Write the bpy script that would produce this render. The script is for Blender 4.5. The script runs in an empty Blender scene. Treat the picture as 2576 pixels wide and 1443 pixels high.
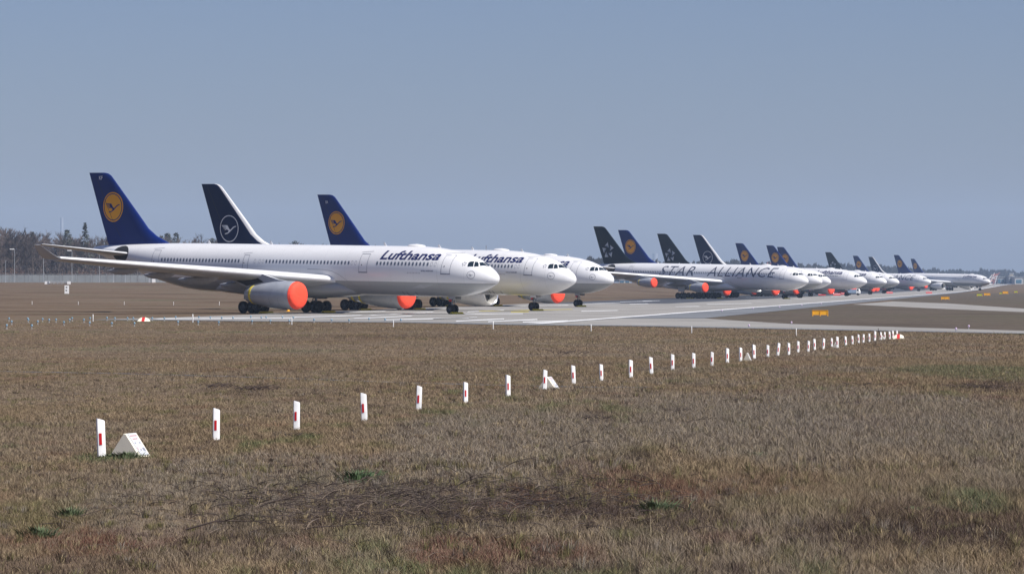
import bpy, bmesh, math, random
import numpy as np
from mathutils import Vector, Matrix
R = math.radians
C = bpy.context.scene.collection
random.seed(7); rng = np.random.default_rng(11)

# ------------------------------------------------------------------ camera
FPX, HY, CX, HC = 9500.0, 714.0, 1288.0, 3.4      # focal length in px of a 2576 px wide frame, horizon row, centre, eye height
cam = bpy.data.objects.new("camera", bpy.data.cameras.new("camera"))
C.objects.link(cam); bpy.context.scene.camera = cam
cam.location = (0, 0, HC); cam.rotation_euler = (R(90), 0, 0)
cam.data.sensor_width = 36; cam.data.lens = FPX / 2576 * 36
cam.data.shift_y = -7.5 / 2576
cam.data.clip_start = 1; cam.data.clip_end = 40000
# ------------------------------------------------------------------ world and sun
SUN_EL, SUN_AZ = 50.0, 121.0          # azimuth clockwise from +Y (view direction)
w = bpy.data.worlds.new("World"); bpy.context.scene.world = w; w.use_nodes = True
nt = w.node_tree; nt.nodes.clear()
sky = nt.nodes.new("ShaderNodeTexSky"); sky.sky_type = 'NISHITA'; sky.sun_disc = False
sky.sun_elevation = R(SUN_EL); sky.sun_rotation = R(SUN_AZ)
sky.altitude = 120; sky.air_density = 1.0; sky.dust_density = 0.9; sky.ozone_density = 3.0
bg = nt.nodes.new("ShaderNodeBackground"); bg.inputs[1].default_value = 0.056
hs = nt.nodes.new("ShaderNodeMix"); hs.data_type = 'RGBA'; hs.blend_type = 'MULTIPLY'; hs.inputs[0].default_value = 1
hs.inputs[7].default_value = (0.735, 0.755, 1.00, 1)
ow = nt.nodes.new("ShaderNodeOutputWorld")
nt.links.new(sky.outputs[0], hs.inputs[6]); nt.links.new(hs.outputs[2], bg.inputs[0]); nt.links.new(bg.outputs[0], ow.inputs[0])
sun = bpy.data.objects.new("sun", bpy.data.lights.new("sun", 'SUN')); C.objects.link(sun)
sun.data.energy = 4.6; sun.data.angle = R(0.5); sun.data.color = (1, 0.955, 0.89)
sd = Vector((math.sin(R(SUN_AZ)) * math.cos(R(SUN_EL)), math.cos(R(SUN_AZ)) * math.cos(R(SUN_EL)), math.sin(R(SUN_EL))))
sun.rotation_euler = (-sd).to_track_quat('-Z', 'Y').to_euler(); sun.location = sd * 300
vs = bpy.context.scene.view_settings
vs.view_transform = 'Standard'; vs.look = 'None'; vs.exposure = 0.45; vs.gamma = 1
bpy.context.scene.cycles.volume_bounces = 1
bpy.context.scene.cycles.max_bounces = 6

# ------------------------------------------------------------------ terrain
def ss(a, b, x):
    t = np.clip((np.asarray(x, float) - a) / (b - a), 0, 1); return t * t * (3 - 2 * t)
def terrain(X, Y):
    t = X - (21 + 0.147 * (Y - 444)); m = ss(-60, -160, t)
    m = m * (1 - 0.0 * m)
    return m * 3.9 * ss(520, 1250, Y) + (1 - m) * 3.2 * ss(1500, 3200, Y)
def ground(px, py):
    """where the sight line through a photo point meets the ground"""
    lo, hi = 20.0, 6000.0
    u = (px - CX) / FPX; v = (HY - py) / FPX
    prev = 20.0
    for Y in np.arange(20, 6000, 2.0):
        if HC + v * Y <= terrain(u * Y, Y):
            lo, hi = Y - 2.0, Y
            for _ in range(20):
                m = (lo + hi) / 2
                if HC + v * m <= terrain(u * m, m): hi = m
                else: lo = m
            return Vector((u * hi, hi, float(terrain(u * hi, hi))))
    return Vector((u * 6000, 6000, 3.2))

# ------------------------------------------------------------------ materials
def nn(t, ty, **k):
    n = t.nodes.new(ty)
    for a, b in k.items(): setattr(n, a, b)
    return n
def new_mat(name):
    m = bpy.data.materials.new(name); m.use_nodes = True
    return m, m.node_tree, m.node_tree.nodes['Principled BSDF']
def mat(name, col, rough=0.5, metal=0.0, var=0.0, scale=1.0, coat=0.0, spec=0.5, stretch=(1, 1, 1), detail=4):
    m, t, b = new_mat(name)
    b.inputs['Roughness'].default_value = rough; b.inputs['Metallic'].default_value = metal
    b.inputs['Specular IOR Level'].default_value = spec
    if coat: b.inputs['Coat Weight'].default_value = coat; b.inputs['Coat Roughness'].default_value = 0.08
    if var:
        tc = nn(t, 'ShaderNodeTexCoord'); mp = nn(t, 'ShaderNodeMapping'); mp.inputs['Scale'].default_value = stretch
        no = nn(t, 'ShaderNodeTexNoise'); no.inputs['Scale'].default_value = scale; no.inputs['Detail'].default_value = detail
        mr = nn(t, 'ShaderNodeMapRange'); mr.inputs[1].default_value = 0.3; mr.inputs[2].default_value = 0.7
        mr.inputs[3].default_value = 1 - var; mr.inputs[4].default_value = 1 + var * 0.6
        mx = nn(t, 'ShaderNodeMix', data_type='RGBA', blend_type='MULTIPLY'); mx.inputs[0].default_value = 1
        mx.inputs[6].default_value = (*col, 1)
        t.links.new(tc.outputs['Object'], mp.inputs[0]); t.links.new(mp.outputs[0], no.inputs['Vector'])
        t.links.new(no.outputs[0], mr.inputs[0]); t.links.new(mr.outputs[0], mx.inputs[7]); t.links.new(mx.outputs[2], b.inputs['Base Color'])
    else: b.inputs['Base Color'].default_value = (*col, 1)
    return m
def ramp_mat(name, stops, scale, rough=0.9, stretch=(1, 1, 1), detail=6, scale2=None, mul=(0.8, 1.15), spec=0.2, bump=0):
    m, t, b = new_mat(name); b.inputs['Roughness'].default_value = rough; b.inputs['Specular IOR Level'].default_value = spec
    tc = nn(t, 'ShaderNodeTexCoord'); mp = nn(t, 'ShaderNodeMapping'); mp.inputs['Scale'].default_value = stretch
    no = nn(t, 'ShaderNodeTexNoise'); no.inputs['Scale'].default_value = scale; no.inputs['Detail'].default_value = detail
    cr = nn(t, 'ShaderNodeValToRGB'); e = cr.color_ramp.elements
    while len(e) < len(stops): e.new(0.5)
    for i, (p, c) in enumerate(stops): e[i].position = p; e[i].color = (*c, 1)
    t.links.new(tc.outputs['Object'], mp.inputs[0]); t.links.new(mp.outputs[0], no.inputs['Vector']); t.links.new(no.outputs[0], cr.inputs[0])
    out = cr.outputs[0]
    if scale2:
        n2 = nn(t, 'ShaderNodeTexNoise'); n2.inputs['Scale'].default_value = scale2; n2.inputs['Detail'].default_value = 5
        mr = nn(t, 'ShaderNodeMapRange'); mr.inputs[1].default_value = 0.25; mr.inputs[2].default_value = 0.75; mr.inputs[3].default_value = mul[0]; mr.inputs[4].default_value = mul[1]
        mx = nn(t, 'ShaderNodeMix', data_type='RGBA', blend_type='MULTIPLY'); mx.inputs[0].default_value = 1
        t.links.new(tc.outputs['Object'], n2.inputs['Vector']); t.links.new(n2.outputs[0], mr.inputs[0])
        t.links.new(out, mx.inputs[6]); t.links.new(mr.outputs[0], mx.inputs[7]); out = mx.outputs[2]
        if bump:
            bp = nn(t, 'ShaderNodeBump'); bp.inputs['Strength'].default_value = bump; bp.inputs['Distance'].default_value = 0.1
            t.links.new(n2.outputs[0], bp.inputs['Height']); t.links.new(bp.outputs[0], b.inputs['Normal'])
    t.links.new(out, b.inputs['Base Color'])
    return m
def paint_mat(name, top, low, zline, var=0.05):
    """aircraft skin: upper colour, lower colour under a painted line that follows the body, faint grime"""
    m, t, b = new_mat(name)
    b.inputs['Roughness'].default_value = 0.32; b.inputs['Coat Weight'].default_value = 0.25; b.inputs['Coat Roughness'].default_value = 0.1
    tc = nn(t, 'ShaderNodeTexCoord'); sp = nn(t, 'ShaderNodeSeparateXYZ'); t.links.new(tc.outputs['Object'], sp.inputs[0])
    # painted line in body axes (body is pitched slightly nose down)
    a = nn(t, 'ShaderNodeMath', operation='MULTIPLY_ADD'); a.inputs[1].default_value = PITCH; t.links.new(sp.outputs[0], a.inputs[0]); t.links.new(sp.outputs[2], a.inputs[2])
    g = nn(t, 'ShaderNodeMath', operation='GREATER_THAN'); g.inputs[1].default_value = AXZ + zline; t.links.new(a.outputs[0], g.inputs[0])
    mx = nn(t, 'ShaderNodeMix', data_type='RGBA'); mx.inputs[6].default_value = (*low, 1); mx.inputs[7].default_value = (*top, 1); t.links.new(g.outputs[0], mx.inputs[0])
    mp = nn(t, 'ShaderNodeMapping'); mp.inputs['Scale'].default_value = (0.25, 1, 1); no = nn(t, 'ShaderNodeTexNoise'); no.inputs['Scale'].default_value = 1.2; no.inputs['Detail'].default_value = 6
    mr = nn(t, 'ShaderNodeMapRange'); mr.inputs[1].default_value = 0.3; mr.inputs[2].default_value = 0.7; mr.inputs[3].default_value = 1 - var; mr.inputs[4].default_value = 1
    t.links.new(tc.outputs['Object'], mp.inputs[0]); t.links.new(mp.outputs[0], no.inputs['Vector']); t.links.new(no.outputs[0], mr.inputs[0])
    # skin panel joints: thin darker rings every few metres
    wv = nn(t, 'ShaderNodeMath', operation='MODULO'); wv.inputs[1].default_value = 3.4; ab = nn(t, 'ShaderNodeMath', operation='ABSOLUTE')
    t.links.new(sp.outputs[0], ab.inputs[0]); t.links.new(ab.outputs[0], wv.inputs[0])
    lt = nn(t, 'ShaderNodeMath', operation='GREATER_THAN'); lt.inputs[1].default_value = 0.035; t.links.new(wv.outputs[0], lt.inputs[0])
    m3 = nn(t, 'ShaderNodeMapRange'); m3.inputs[3].default_value = 0.86; m3.inputs[4].default_value = 1; t.links.new(lt.outputs[0], m3.inputs[0])
    q = nn(t, 'ShaderNodeMath', operation='MULTIPLY'); t.links.new(mr.outputs[0], q.inputs[0]); t.links.new(m3.outputs[0], q.inputs[1])
    m2 = nn(t, 'ShaderNodeMix', data_type='RGBA', blend_type='MULTIPLY'); m2.inputs[0].default_value = 1
    t.links.new(mx.outputs[2], m2.inputs[6]); t.links.new(q.outputs[0], m2.inputs[7]); t.links.new(m2.outputs[2], b.inputs['Base Color'])
    return m
PITCH, AXZ = 0.0165, 4.7      # body slope and height of the fuselage axis over the nose gear
M = {}
W, G = (0.80, 0.80, 0.81), (0.30, 0.31, 0.32)
M['skin_old'] = paint_mat('white_and_grey_skin', W, (0.33, 0.34, 0.35), -1.2)
M['skin_new'] = paint_mat('white_skin', W, (0.72, 0.72, 0.72), -5.0, .09)
M['wing'] = mat('wing_grey', (0.42, 0.43, 0.45), 0.35, var=0.08, scale=0.6, coat=0.2)
M['wing_edge'] = mat('slat_pale', (0.80, 0.80, 0.80), 0.3, 0.15, var=0.05, scale=1)
M['fair'] = mat('fairing_grey', (0.40, 0.41, 0.43), 0.4, var=0.1, scale=2)
M['nac'] = mat('nacelle_grey', (0.36, 0.38, 0.42), 0.35, var=0.12, scale=1.3, coat=0.3, stretch=(1, 0.4, 1))
M['nacw'] = mat('nacelle_white', (0.72, 0.72, 0.72), 0.4, var=0.08, scale=1.3, coat=0.2)
M['lip'] = mat('polished_lip', (0.85, 0.85, 0.86), 0.22, 0.8)
M['dark'] = mat('dark_opening', (0.02, 0.02, 0.022), 0.7)
M['duct'] = mat('intake_duct', (0.50, 0.49, 0.46), 0.5, var=0.1, scale=2)
M['red'] = mat('red_cover', (1.0, 0.075, 0.03), 0.75, var=0.04, scale=1.5)
M['yellow'] = mat('yellow_strap', (0.75, 0.60, 0.03), 0.7, var=0.15, scale=8)
M['chock'] = mat('chock_yellow', (0.66, 0.50, 0.03), 0.8, var=0.25, scale=6)
M['blue'] = mat('tail_blue', (0.003, 0.019, 0.15), 0.42, coat=0.03, spec=0.18, var=0.06, scale=0.5)
M['navy'] = mat('tail_navy', (0.002, 0.011, 0.058), 0.5, coat=0.0, spec=0.12, var=0.06, scale=0.5)
M['black'] = mat('tail_black', (0.003, 0.009, 0.018), 0.5, coat=0.0, spec=0.12, var=0.06, scale=0.5)
M['orange'] = mat('emblem_yellow', (0.92, 0.40, 0.010), 0.5, spec=.25)
M['white'] = mat('emblem_white', (0.8, 0.8, 0.8), 0.4)
M['silver'] = mat('emblem_silver', (0.50, 0.52, 0.55), 0.4); M['silver2'] = mat('emblem_silver_dark', (0.12, 0.17, 0.26), 0.4)
M['ink'] = mat('lettering_blue', (0.012, 0.018, 0.10), 0.4)
M['line'] = mat('panel_line', (0.24, 0.25, 0.29), 0.6)
M['print_red'] = mat('faded_red_print', (0.50, 0.24, 0.24), 0.6); M['print_grey'] = mat('grey_print', (0.24, 0.25, 0.30), 0.6)
M['ink_thin'] = mat('thin_grey_navy_letters', (0.045, 0.055, 0.10), 0.5)
M['far_red'] = mat('faded_red_bars', (0.50, 0.20, 0.18), 0.6)
M['pane'] = mat('cabin_glass', (0.09, 0.11, 0.15), 0.15, spec=0.8)
M['rim_w'] = mat('window_frame', (0.42, 0.44, 0.48), 0.4)
M['glass'] = mat('cockpit_glass', (0.012, 0.022, 0.03), 0.06, spec=0.9)
M['tyre'] = mat('tyre_rubber', (0.014, 0.014, 0.015), 0.85, var=0.2, scale=5)
M['hub'] = mat('wheel_hub', (0.09, 0.095, 0.10), 0.45, 0.2, var=0.2, scale=6)
M['strut'] = mat('gear_metal', (0.30, 0.30, 0.30), 0.5, 0.3, var=0.3, scale=5)
M['post'] = mat('post_white', (0.90, 0.90, 0.89), 0.5, var=0.12, scale=5)
M['refl'] = mat('red_reflector', (0.55, 0.008, 0.012), 0.35)
M['cream'] = mat('cream_concrete', (0.80, 0.75, 0.62), 0.8, var=0.06, scale=5)
M['panel'] = mat('sign_panel', (0.55, 0.57, 0.60), 0.5)
M['orange_sign'] = mat('sign_orange', (0.85, 0.40, 0.01), 0.5, var=0.1, scale=2)
M['green_sign'] = mat('sign_lime', (0.45, 0.50, 0.03), 0.5, var=0.1, scale=2)
M['grey'] = mat('galvanised', (0.42, 0.44, 0.46), 0.5, 0.3, var=0.15, scale=3)
M['bluelens'] = mat('blue_lens', (0.16, 0.27, 0.36), 0.2)
M['redpaint'] = mat('red_paint', (0.62, 0.03, 0.03), 0.5)
M['pinklens'] = mat('violet_lens', (0.55, 0.42, 0.58), 0.3)

_t = M['red'].node_tree; _b = _t.nodes['Principled BSDF']; _n = nn(_t, 'ShaderNodeTexNoise'); _n.inputs['Scale'].default_value = 1.6; _n.inputs['Detail'].default_value = 3; _n.inputs['Distortion'].default_value = 1.5
_p = nn(_t, 'ShaderNodeBump'); _p.inputs['Strength'].default_value = .5; _p.inputs['Distance'].default_value = .12; _c = nn(_t, 'ShaderNodeTexCoord')
_t.links.new(_c.outputs['Object'], _n.inputs['Vector']); _t.links.new(_n.outputs[0], _p.inputs['Height']); _t.links.new(_p.outputs[0], _b.inputs['Normal'])

# ------------------------------------------------------------------ mesh helpers
class MB:
    def __init__(s): s.v = []; s.f = []; s.m = []; s.sm = True
    def add(s, vs_, fs, mi=0):
        o = len(s.v); s.v += [tuple(p) for p in vs_]; s.f += [tuple(i + o for i in f) for f in fs]; s.m += [mi] * len(fs)
    def box(s, c, d, mi=0, rot=None):
        x, y, z = (q / 2 for q in d); P = [Vector((a * x, b * y, e * z)) for a in (-1, 1) for b in (-1, 1) for e in (-1, 1)]
        if rot is not None: P = [rot @ p for p in P]
        P = [p + Vector(c) for p in P]
        s.add(P, [(0, 1, 3, 2), (4, 6, 7, 5), (0, 4, 5, 1), (2, 3, 7, 6), (0, 2, 6, 4), (1, 5, 7, 3)], mi)
    def tube(s, a, b, r1, r2=None, n=8, mi=0, cap=True):
        a = Vector(a); b = Vector(b); r2 = r1 if r2 is None else r2; d = (b - a).normalized()
        u = d.orthogonal().normalized(); v = d.cross(u); P = []
        for p, r in ((a, r1), (b, r2)):
            for i in range(n):
                t = 2 * math.pi * i / n; P.append(p + (u * math.cos(t) + v * math.sin(t)) * r)
        F = [(i, (i + 1) % n, n + (i + 1) % n, n + i) for i in range(n)]
        if cap: F += [tuple(range(n))[::-1], tuple(range(n, 2 * n))]
        s.add(P, F, mi)
    def lathe(s, prof, c, axis, n=24, mi=0, mats=None):
        """prof: (along, radius)"""
        c = Vector(c); ax = Vector(axis).normalized(); u = ax.orthogonal().normalized(); v = ax.cross(u); P = []; F = []
        for a, r in prof:
            for i in range(n):
                t = 2 * math.pi * i / n; P.append(c + ax * a + (u * math.cos(t) + v * math.sin(t)) * r)
        for k in range(len(prof) - 1):
            for i in range(n): F.append((k * n + i, k * n + (i + 1) % n, (k + 1) * n + (i + 1) % n, (k + 1) * n + i))
        o = len(s.f); s.add(P, F, mi)
        if mats:
            for k in range(len(prof) - 1):
                for i in range(n): s.m[o + k * n + i] = mats[k]
    def loft(s, rings, mi=0, cap=True, facemat=None):
        n = len(rings[0]); P = [p for r in rings for p in r]; F = []; mm = []
        for k in range(len(rings) - 1):
            for i in range(n):
                F.append((k * n + i, k * n + (i + 1) % n, (k + 1) * n + (i + 1) % n, (k + 1) * n + i)); mm.append(facemat(k, i) if facemat else mi)
        if cap: F += [tuple(range(n))[::-1], tuple(range((len(rings) - 1) * n, len(rings) * n))]; mm += [mi, mi]
        o = len(s.v); s.v += [tuple(p) for p in P]; s.f += [tuple(i + o for i in f) for f in F]; s.m += mm
    def build(s, name, mats, parent=None, smooth=True, fix=None, link=True):
        me = bpy.data.meshes.new(name)
        V = s.v if fix is None else [fix(p) for p in s.v]
        me.from_pydata(V, [], s.f)
        if not isinstance(mats, (list, tuple)): mats = [mats]
        for m in mats: me.materials.append(m)
        me.polygons.foreach_set('material_index', s.m)
        me.update()
        bm = bmesh.new(); bm.from_mesh(me); bmesh.ops.recalc_face_normals(bm, faces=bm.faces); bm.to_mesh(me); bm.free()
        if smooth: me.shade_smooth(); me.set_sharp_from_angle(angle=R(38))
        o = bpy.data.objects.new(name, me)
        if link: C.objects.link(o)
        if parent is not None: o.parent = parent
        return o
def empty(name, loc, rz=0.0):
    o = bpy.data.objects.new(name, None); C.objects.link(o); o.location = loc; o.rotation_euler = (0, 0, rz); o.empty_display_size = 0.5; return o
def tag(o, label=None, cat=None, group=None, kind=None):
    if label: o['label'] = label
    if cat: o['category'] = cat
    if group: o['group'] = group
    if kind: o['kind'] = kind
    return o
def dup(root, loc, rz=0.0, scale=None, label=None):
    r = root.copy(); C.objects.link(r); r.location = loc; r.rotation_euler = (0, 0, rz)
    if scale: r.scale = scale
    if label: r['label'] = label
    for ch in list(root.children):
        c = ch.copy(); C.objects.link(c); c.parent = r
        for g in list(ch.children):
            d = g.copy(); C.objects.link(d); d.parent = c
    return r
def text_mesh(s, size, shear=0.0, offset=0.0, spacing=1.0):
    cu = bpy.data.curves.new('lettering', 'FONT'); cu.body = s; cu.size = size; cu.shear = shear; cu.offset = offset; cu.space_character = spacing
    cu.resolution_u = 3
    o = bpy.data.objects.new('lettering', cu); C.objects.link(o)
    dg = bpy.context.evaluated_depsgraph_get(); me = bpy.data.meshes.new_from_object(o.evaluated_get(dg))
    V = [v.co.copy() for v in me.vertices]; F = [tuple(p.vertices) for p in me.polygons]
    bpy.data.objects.remove(o); bpy.data.curves.remove(cu); bpy.data.meshes.remove(me)
    return V, F
def drape(name, V, F, fn, mats, parent, step=0.25, fm=None, stepu=1.0):
    """lay a flat outline (u, v) on a curved surface given by fn(u, v)"""
    bm = bmesh.new(); vv = [bm.verts.new((p[0], p[1], 0)) for p in V]
    for i, f in enumerate(F):
        try: fc = bm.faces.new([vv[k] for k in f]); fc.material_index = fm[i] if fm else 0
        except ValueError: pass
    bmesh.ops.triangulate(bm, faces=[f for f in bm.faces if len(f.verts) > 4])
    us = [p[0] for p in V]; ws = [p[1] for p in V]
    for lo, hi, st, no, k in ((min(ws), max(ws), step, (0, 1, 0), 1), (min(us), max(us), stepu, (1, 0, 0), 0)):
        x = lo + st
        while x < hi:
            co = [0, 0, 0]; co[k] = x
            bmesh.ops.bisect_plane(bm, geom=bm.verts[:] + bm.edges[:] + bm.faces[:], plane_co=co, plane_no=no); x += st
    for v in bm.verts: v.co = Vector(fn(v.co.x, v.co.y))
    me = bpy.data.meshes.new(name); bm.to_mesh(me); bm.free()
    if not isinstance(mats, (list, tuple)): mats = [mats]
    for m in mats: me.materials.append(m)
    o = bpy.data.objects.new(name, me); C.objects.link(o); o.parent = parent
    return o
def fitV(V, u0, u1, v0, v1):
    a = min(p[0] for p in V); b = max(p[0] for p in V); c = min(p[1] for p in V); d = max(p[1] for p in V)
    return [(u0 + (p[0] - a) / (b - a) * (u1 - u0), v0 + (p[1] - c) / (d - c) * (v1 - v0)) for p in V]

# ------------------------------------------------------------------ ground, pavement, markings
def axis_coords(a, b, pts):
    return np.array(sorted(set(pts)))
gx = sorted(set(list(np.arange(-700, 800, 25.0)) + list(np.arange(-9000, 9001, 600.0))))
gy = sorted(set(list(np.arange(-200, 1500, 25.0)) + list(np.arange(1500, 3600, 60.0)) + list(np.arange(3600, 12001, 600.0))))
GX, GY = np.meshgrid(gx, gy); GZ = terrain(GX, GY)
V = np.stack([GX, GY, GZ], -1).reshape(-1, 3); nx = len(gx); F = []
for j in range(len(gy) - 1):
    for i in range(nx - 1): F.append((j * nx + i, j * nx + i + 1, (j + 1) * nx + i + 1, (j + 1) * nx + i))
me = bpy.data.meshes.new('ground'); me.from_pydata(V.tolist(), [], F); me.shade_smooth()
M['soil'] = ramp_mat('dry_turf', [(0.30, (0.082, 0.056, 0.038)), (0.45, (0.125, 0.088, 0.058)), (0.58, (0.145, 0.108, 0.076)), (0.72, (0.095, 0.088, 0.050))], 0.035, 0.95, detail=9, scale2=1.3, mul=(0.62, 1.30), spec=0.05, bump=0.6)
me.materials.append(M['soil']); g = bpy.data.objects.new('ground', me); C.objects.link(g); tag(g, 'flat airfield of short dry brown grass', kind='structure')

M['concrete'] = ramp_mat('taxiway_concrete', [(0.35, (0.25, 0.238, 0.222)), (0.65, (0.31, 0.298, 0.28))], 0.05, 0.85, detail=6, scale2=0.22, mul=(0.80, 1.12))
M['asphalt'] = ramp_mat('dark_asphalt', [(0.35, (0.045, 0.05, 0.06)), (0.65, (0.085, 0.09, 0.105))], 0.03, 0.8, detail=6, scale2=0.7, mul=(0.85, 1.1))
M['shoulder'] = ramp_mat('shoulder_asphalt', [(0.35, (0.14, 0.148, 0.162)), (0.65, (0.18, 0.19, 0.205))], 0.04, 0.85, detail=6, scale2=0.7, mul=(0.9, 1.08))
M['pathm'] = ramp_mat('path_asphalt', [(0.35, (0.085, 0.085, 0.09)), (0.65, (0.12, 0.12, 0.125))], 0.4, 0.9, detail=6)
M['paint'] = mat('road_paint', (0.78, 0.78, 0.77), 0.55, var=0.42, scale=0.30, detail=8)
M['paint_y'] = mat('yellow_road_paint', (0.62, 0.50, 0.05), 0.6, var=0.3, scale=0.5)
def zoff(Y): return 0.03 + 0.12 * float(ss(1380, 1600, Y))
def strip(name, left, right, Ys, dz, m, label):
    mb = MB()
    for k in range(len(Ys) - 1):
        q = []
        for Y, fn in ((Ys[k], left), (Ys[k], right), (Ys[k + 1], right), (Ys[k + 1], left)):
            x = fn(Y); q.append((x, Y, float(terrain(x, Y)) + zoff(Y) + dz))
        mb.add(q, [(0, 1, 2, 3)])
    return tag(mb.build(name, m, smooth=False), label, kind='structure')
def poly(name, pts, dz, m, label):
    mb = MB(); mb.add([(x, y, 0.03 + dz) for x, y in pts], [tuple(range(len(pts)))]); return tag(mb.build(name, m, smooth=False), label, kind='structure')
XL = lambda Y: -28 + 0.139 * (Y - 425); XR = lambda Y: 18.9 + 0.142 * (Y - 371); XE = lambda Y: 21 + 0.147 * (Y - 444) - 0.5
YS = list(np.arange(425, 1400, 25.0)) + list(np.arange(1400, 3300, 50.0))
strip('taxiway', XL, XR, YS, 0.0, M['concrete'], 'long pale concrete taxiway the airliners stand on')
strip('taxiway_surface', XL, lambda Y: XE(Y) - 24, [y for y in YS if y >= 645], 0.010, M['asphalt'], 'dark asphalt lane of the long taxiway')
strip('taxiway_shoulder', lambda Y: XE(Y) + 0.6, XR, [371] + YS, 0.014, M['shoulder'], 'blue grey shoulder along the right of the long taxiway')
poly('taxiway_crossing', [(-40, 358), (-33, 351), (-9.5, 330), (0, 311.5), (9.7, 302), (34.7, 256), (90, 160), (110, 168), (37, 274), (23.7, 320), (18.9, 371), (26.6, 425), (-28, 425), (-34, 385)], -0.012, M['concrete'], 'pale taxiway crossing below the nearest airliner to the right')
poly('taxiway_link', [(56.4, 626), (57, 587), (58.7, 508), (61.6, 455), (68, 380), (100, 380), (70.5, 521), (76, 659), (74, 734)], -0.008, M['concrete'], 'second pale taxiway crossing at the right')
M['isle'] = ramp_mat('dark_long_turf', [(0.32, (0.075, 0.060, 0.048)), (0.5, (0.108, 0.088, 0.070)), (0.68, (0.085, 0.078, 0.052))], 0.05, 0.95, detail=9, scale2=1.1, mul=(0.6, 1.3), spec=0.05)
poly('turf_island', [(18.9, 371), (35.4, 497), (47.5, 582), (56.4, 626), (57, 587), (58.7, 508), (61.6, 455), (68, 380), (100, 300), (110, 170), (37, 274), (23.7, 320)], -0.018, M['isle'], 'dark grass island between the two taxiway crossings')
poly('turf_island', [(74.3, 734)] + [(XR(Y) + 0.3, Y) for Y in range(800, 1401, 100)] + [(400, 1400), (200, 521), (70.8, 521), (76.3, 659)], -0.018, M['isle'], 'dark grass field right of the long taxiway')
# shoulder band along the near edge of the crossing
poly('taxiway_edge', [(-40, 357), (-33, 350.8), (-9.5, 329.8), (0, 311.3), (9.7, 301.8), (34.7, 255.8), (36.3, 257.8), (11.3, 307), (1.5, 318), (-8, 335), (-32, 354.5)], 0.006, M['shoulder'], 'darker asphalt edge of the near taxiway crossing')
def bar(mb, p0, p1, th, z):
    """painted stripe between two ground points"""
    a = ground(*p0); b = ground(*p1)
    th *= 1.0
    w0 = max(0.3, a.y * a.y * th / (FPX * HC)); w1 = max(0.3, b.y * b.y * th / (FPX * HC))
    w0 = min(w0, 9); w1 = min(w1, 9)
    mb.add([(a.x, a.y - w0 / 2, zoff(a.y) + z), (b.x, b.y - w1 / 2, zoff(b.y) + z), (b.x, b.y + w1 / 2, zoff(b.y) + z), (a.x, a.y + w0 / 2, zoff(a.y) + z)], [(0, 1, 2, 3)])
mb = MB()
for b_ in [((392, 803), (742, 800.5), 3.2), ((737, 799), (909, 794), 2.2), ((889, 801.6), (1036, 796), 2.4), ((967, 805.5), (1180, 800.4), 2.6), ((1090, 803), (1200, 799), 1.2), ((1147, 809), (1268, 803), 2.6),
           ((1228, 810), (1352, 804.5), 2.4), ((1315, 811.5), (1430, 808), 2.4), ((674, 789), (760, 787.6), 2.2), ((836, 788), (970, 783), 1.6), ((930, 794), (1071, 787), 1.8), ((1014, 789.5), (1090, 785), 1.6),
           ((1176, 785), (1268, 780.6), 1.5), ((1171, 791), (1315, 789.5), 1.7), ((1462, 783.5), (1554, 781.5), 3.0), ((1471, 764.6), (1560, 761.5), 3.6), ((1584, 765.6), (1631, 764), 1.6), ((1617, 757.5), (1660, 756.6), 1.3),
           ((1290, 771.5), (1430, 768), 2.4), ((1560, 760), (1640, 757.5), 1.6), ((1778, 765.6), (1892, 763.4), 3.2), ((1881, 758.2), (1928, 759), 1.8), ((2001, 752), (2039, 752), 1.2), ((2090, 747), (2140, 745.4), 1.0), ((1700, 772), (1760, 771), 1.0)]:
    bar(mb, *b_, 0.022)
tag(mb.build('taxiway_marking', M['paint'], smooth=False), 'white painted stripes on the taxiway', kind='structure')
strip('taxiway_edge_line', lambda Y: XE(Y) - 0.75, lambda Y: XE(Y) + 0.6, [318, 340, 371, 400] + YS, 0.030, M['paint'], 'white painted line along the right edge of the long taxiway')
mb = MB(); bar(mb, (1205, 783.2), (1440, 778.6), 0.9, 0.026); bar(mb, (1285, 785.6), (1330, 784.6), 1.6, 0.027)
tag(mb.build('taxiway_marking', M['paint_y'], smooth=False), 'yellow painted guide line on the taxiway', kind='structure')
# narrow service path through the grass in front
mb = MB(); pp = [ground(*p) for p in [(-60, 933), (330, 940), (700, 950.5), (1000, 962), (1304, 970), (1480, 973.5), (1640, 974)]]
for a, b in zip(pp[:-1], pp[1:]): mb.add([(a.x, a.y - 0.6, 0.012), (b.x, b.y - 0.6, 0.012), (b.x, b.y + 0.6, 0.012), (a.x, a.y + 0.6, 0.012)], [(0, 1, 2, 3)])
tag(mb.build('path', M['pathm'], smooth=False), 'narrow grey service path through the grass', kind='structure')

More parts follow.
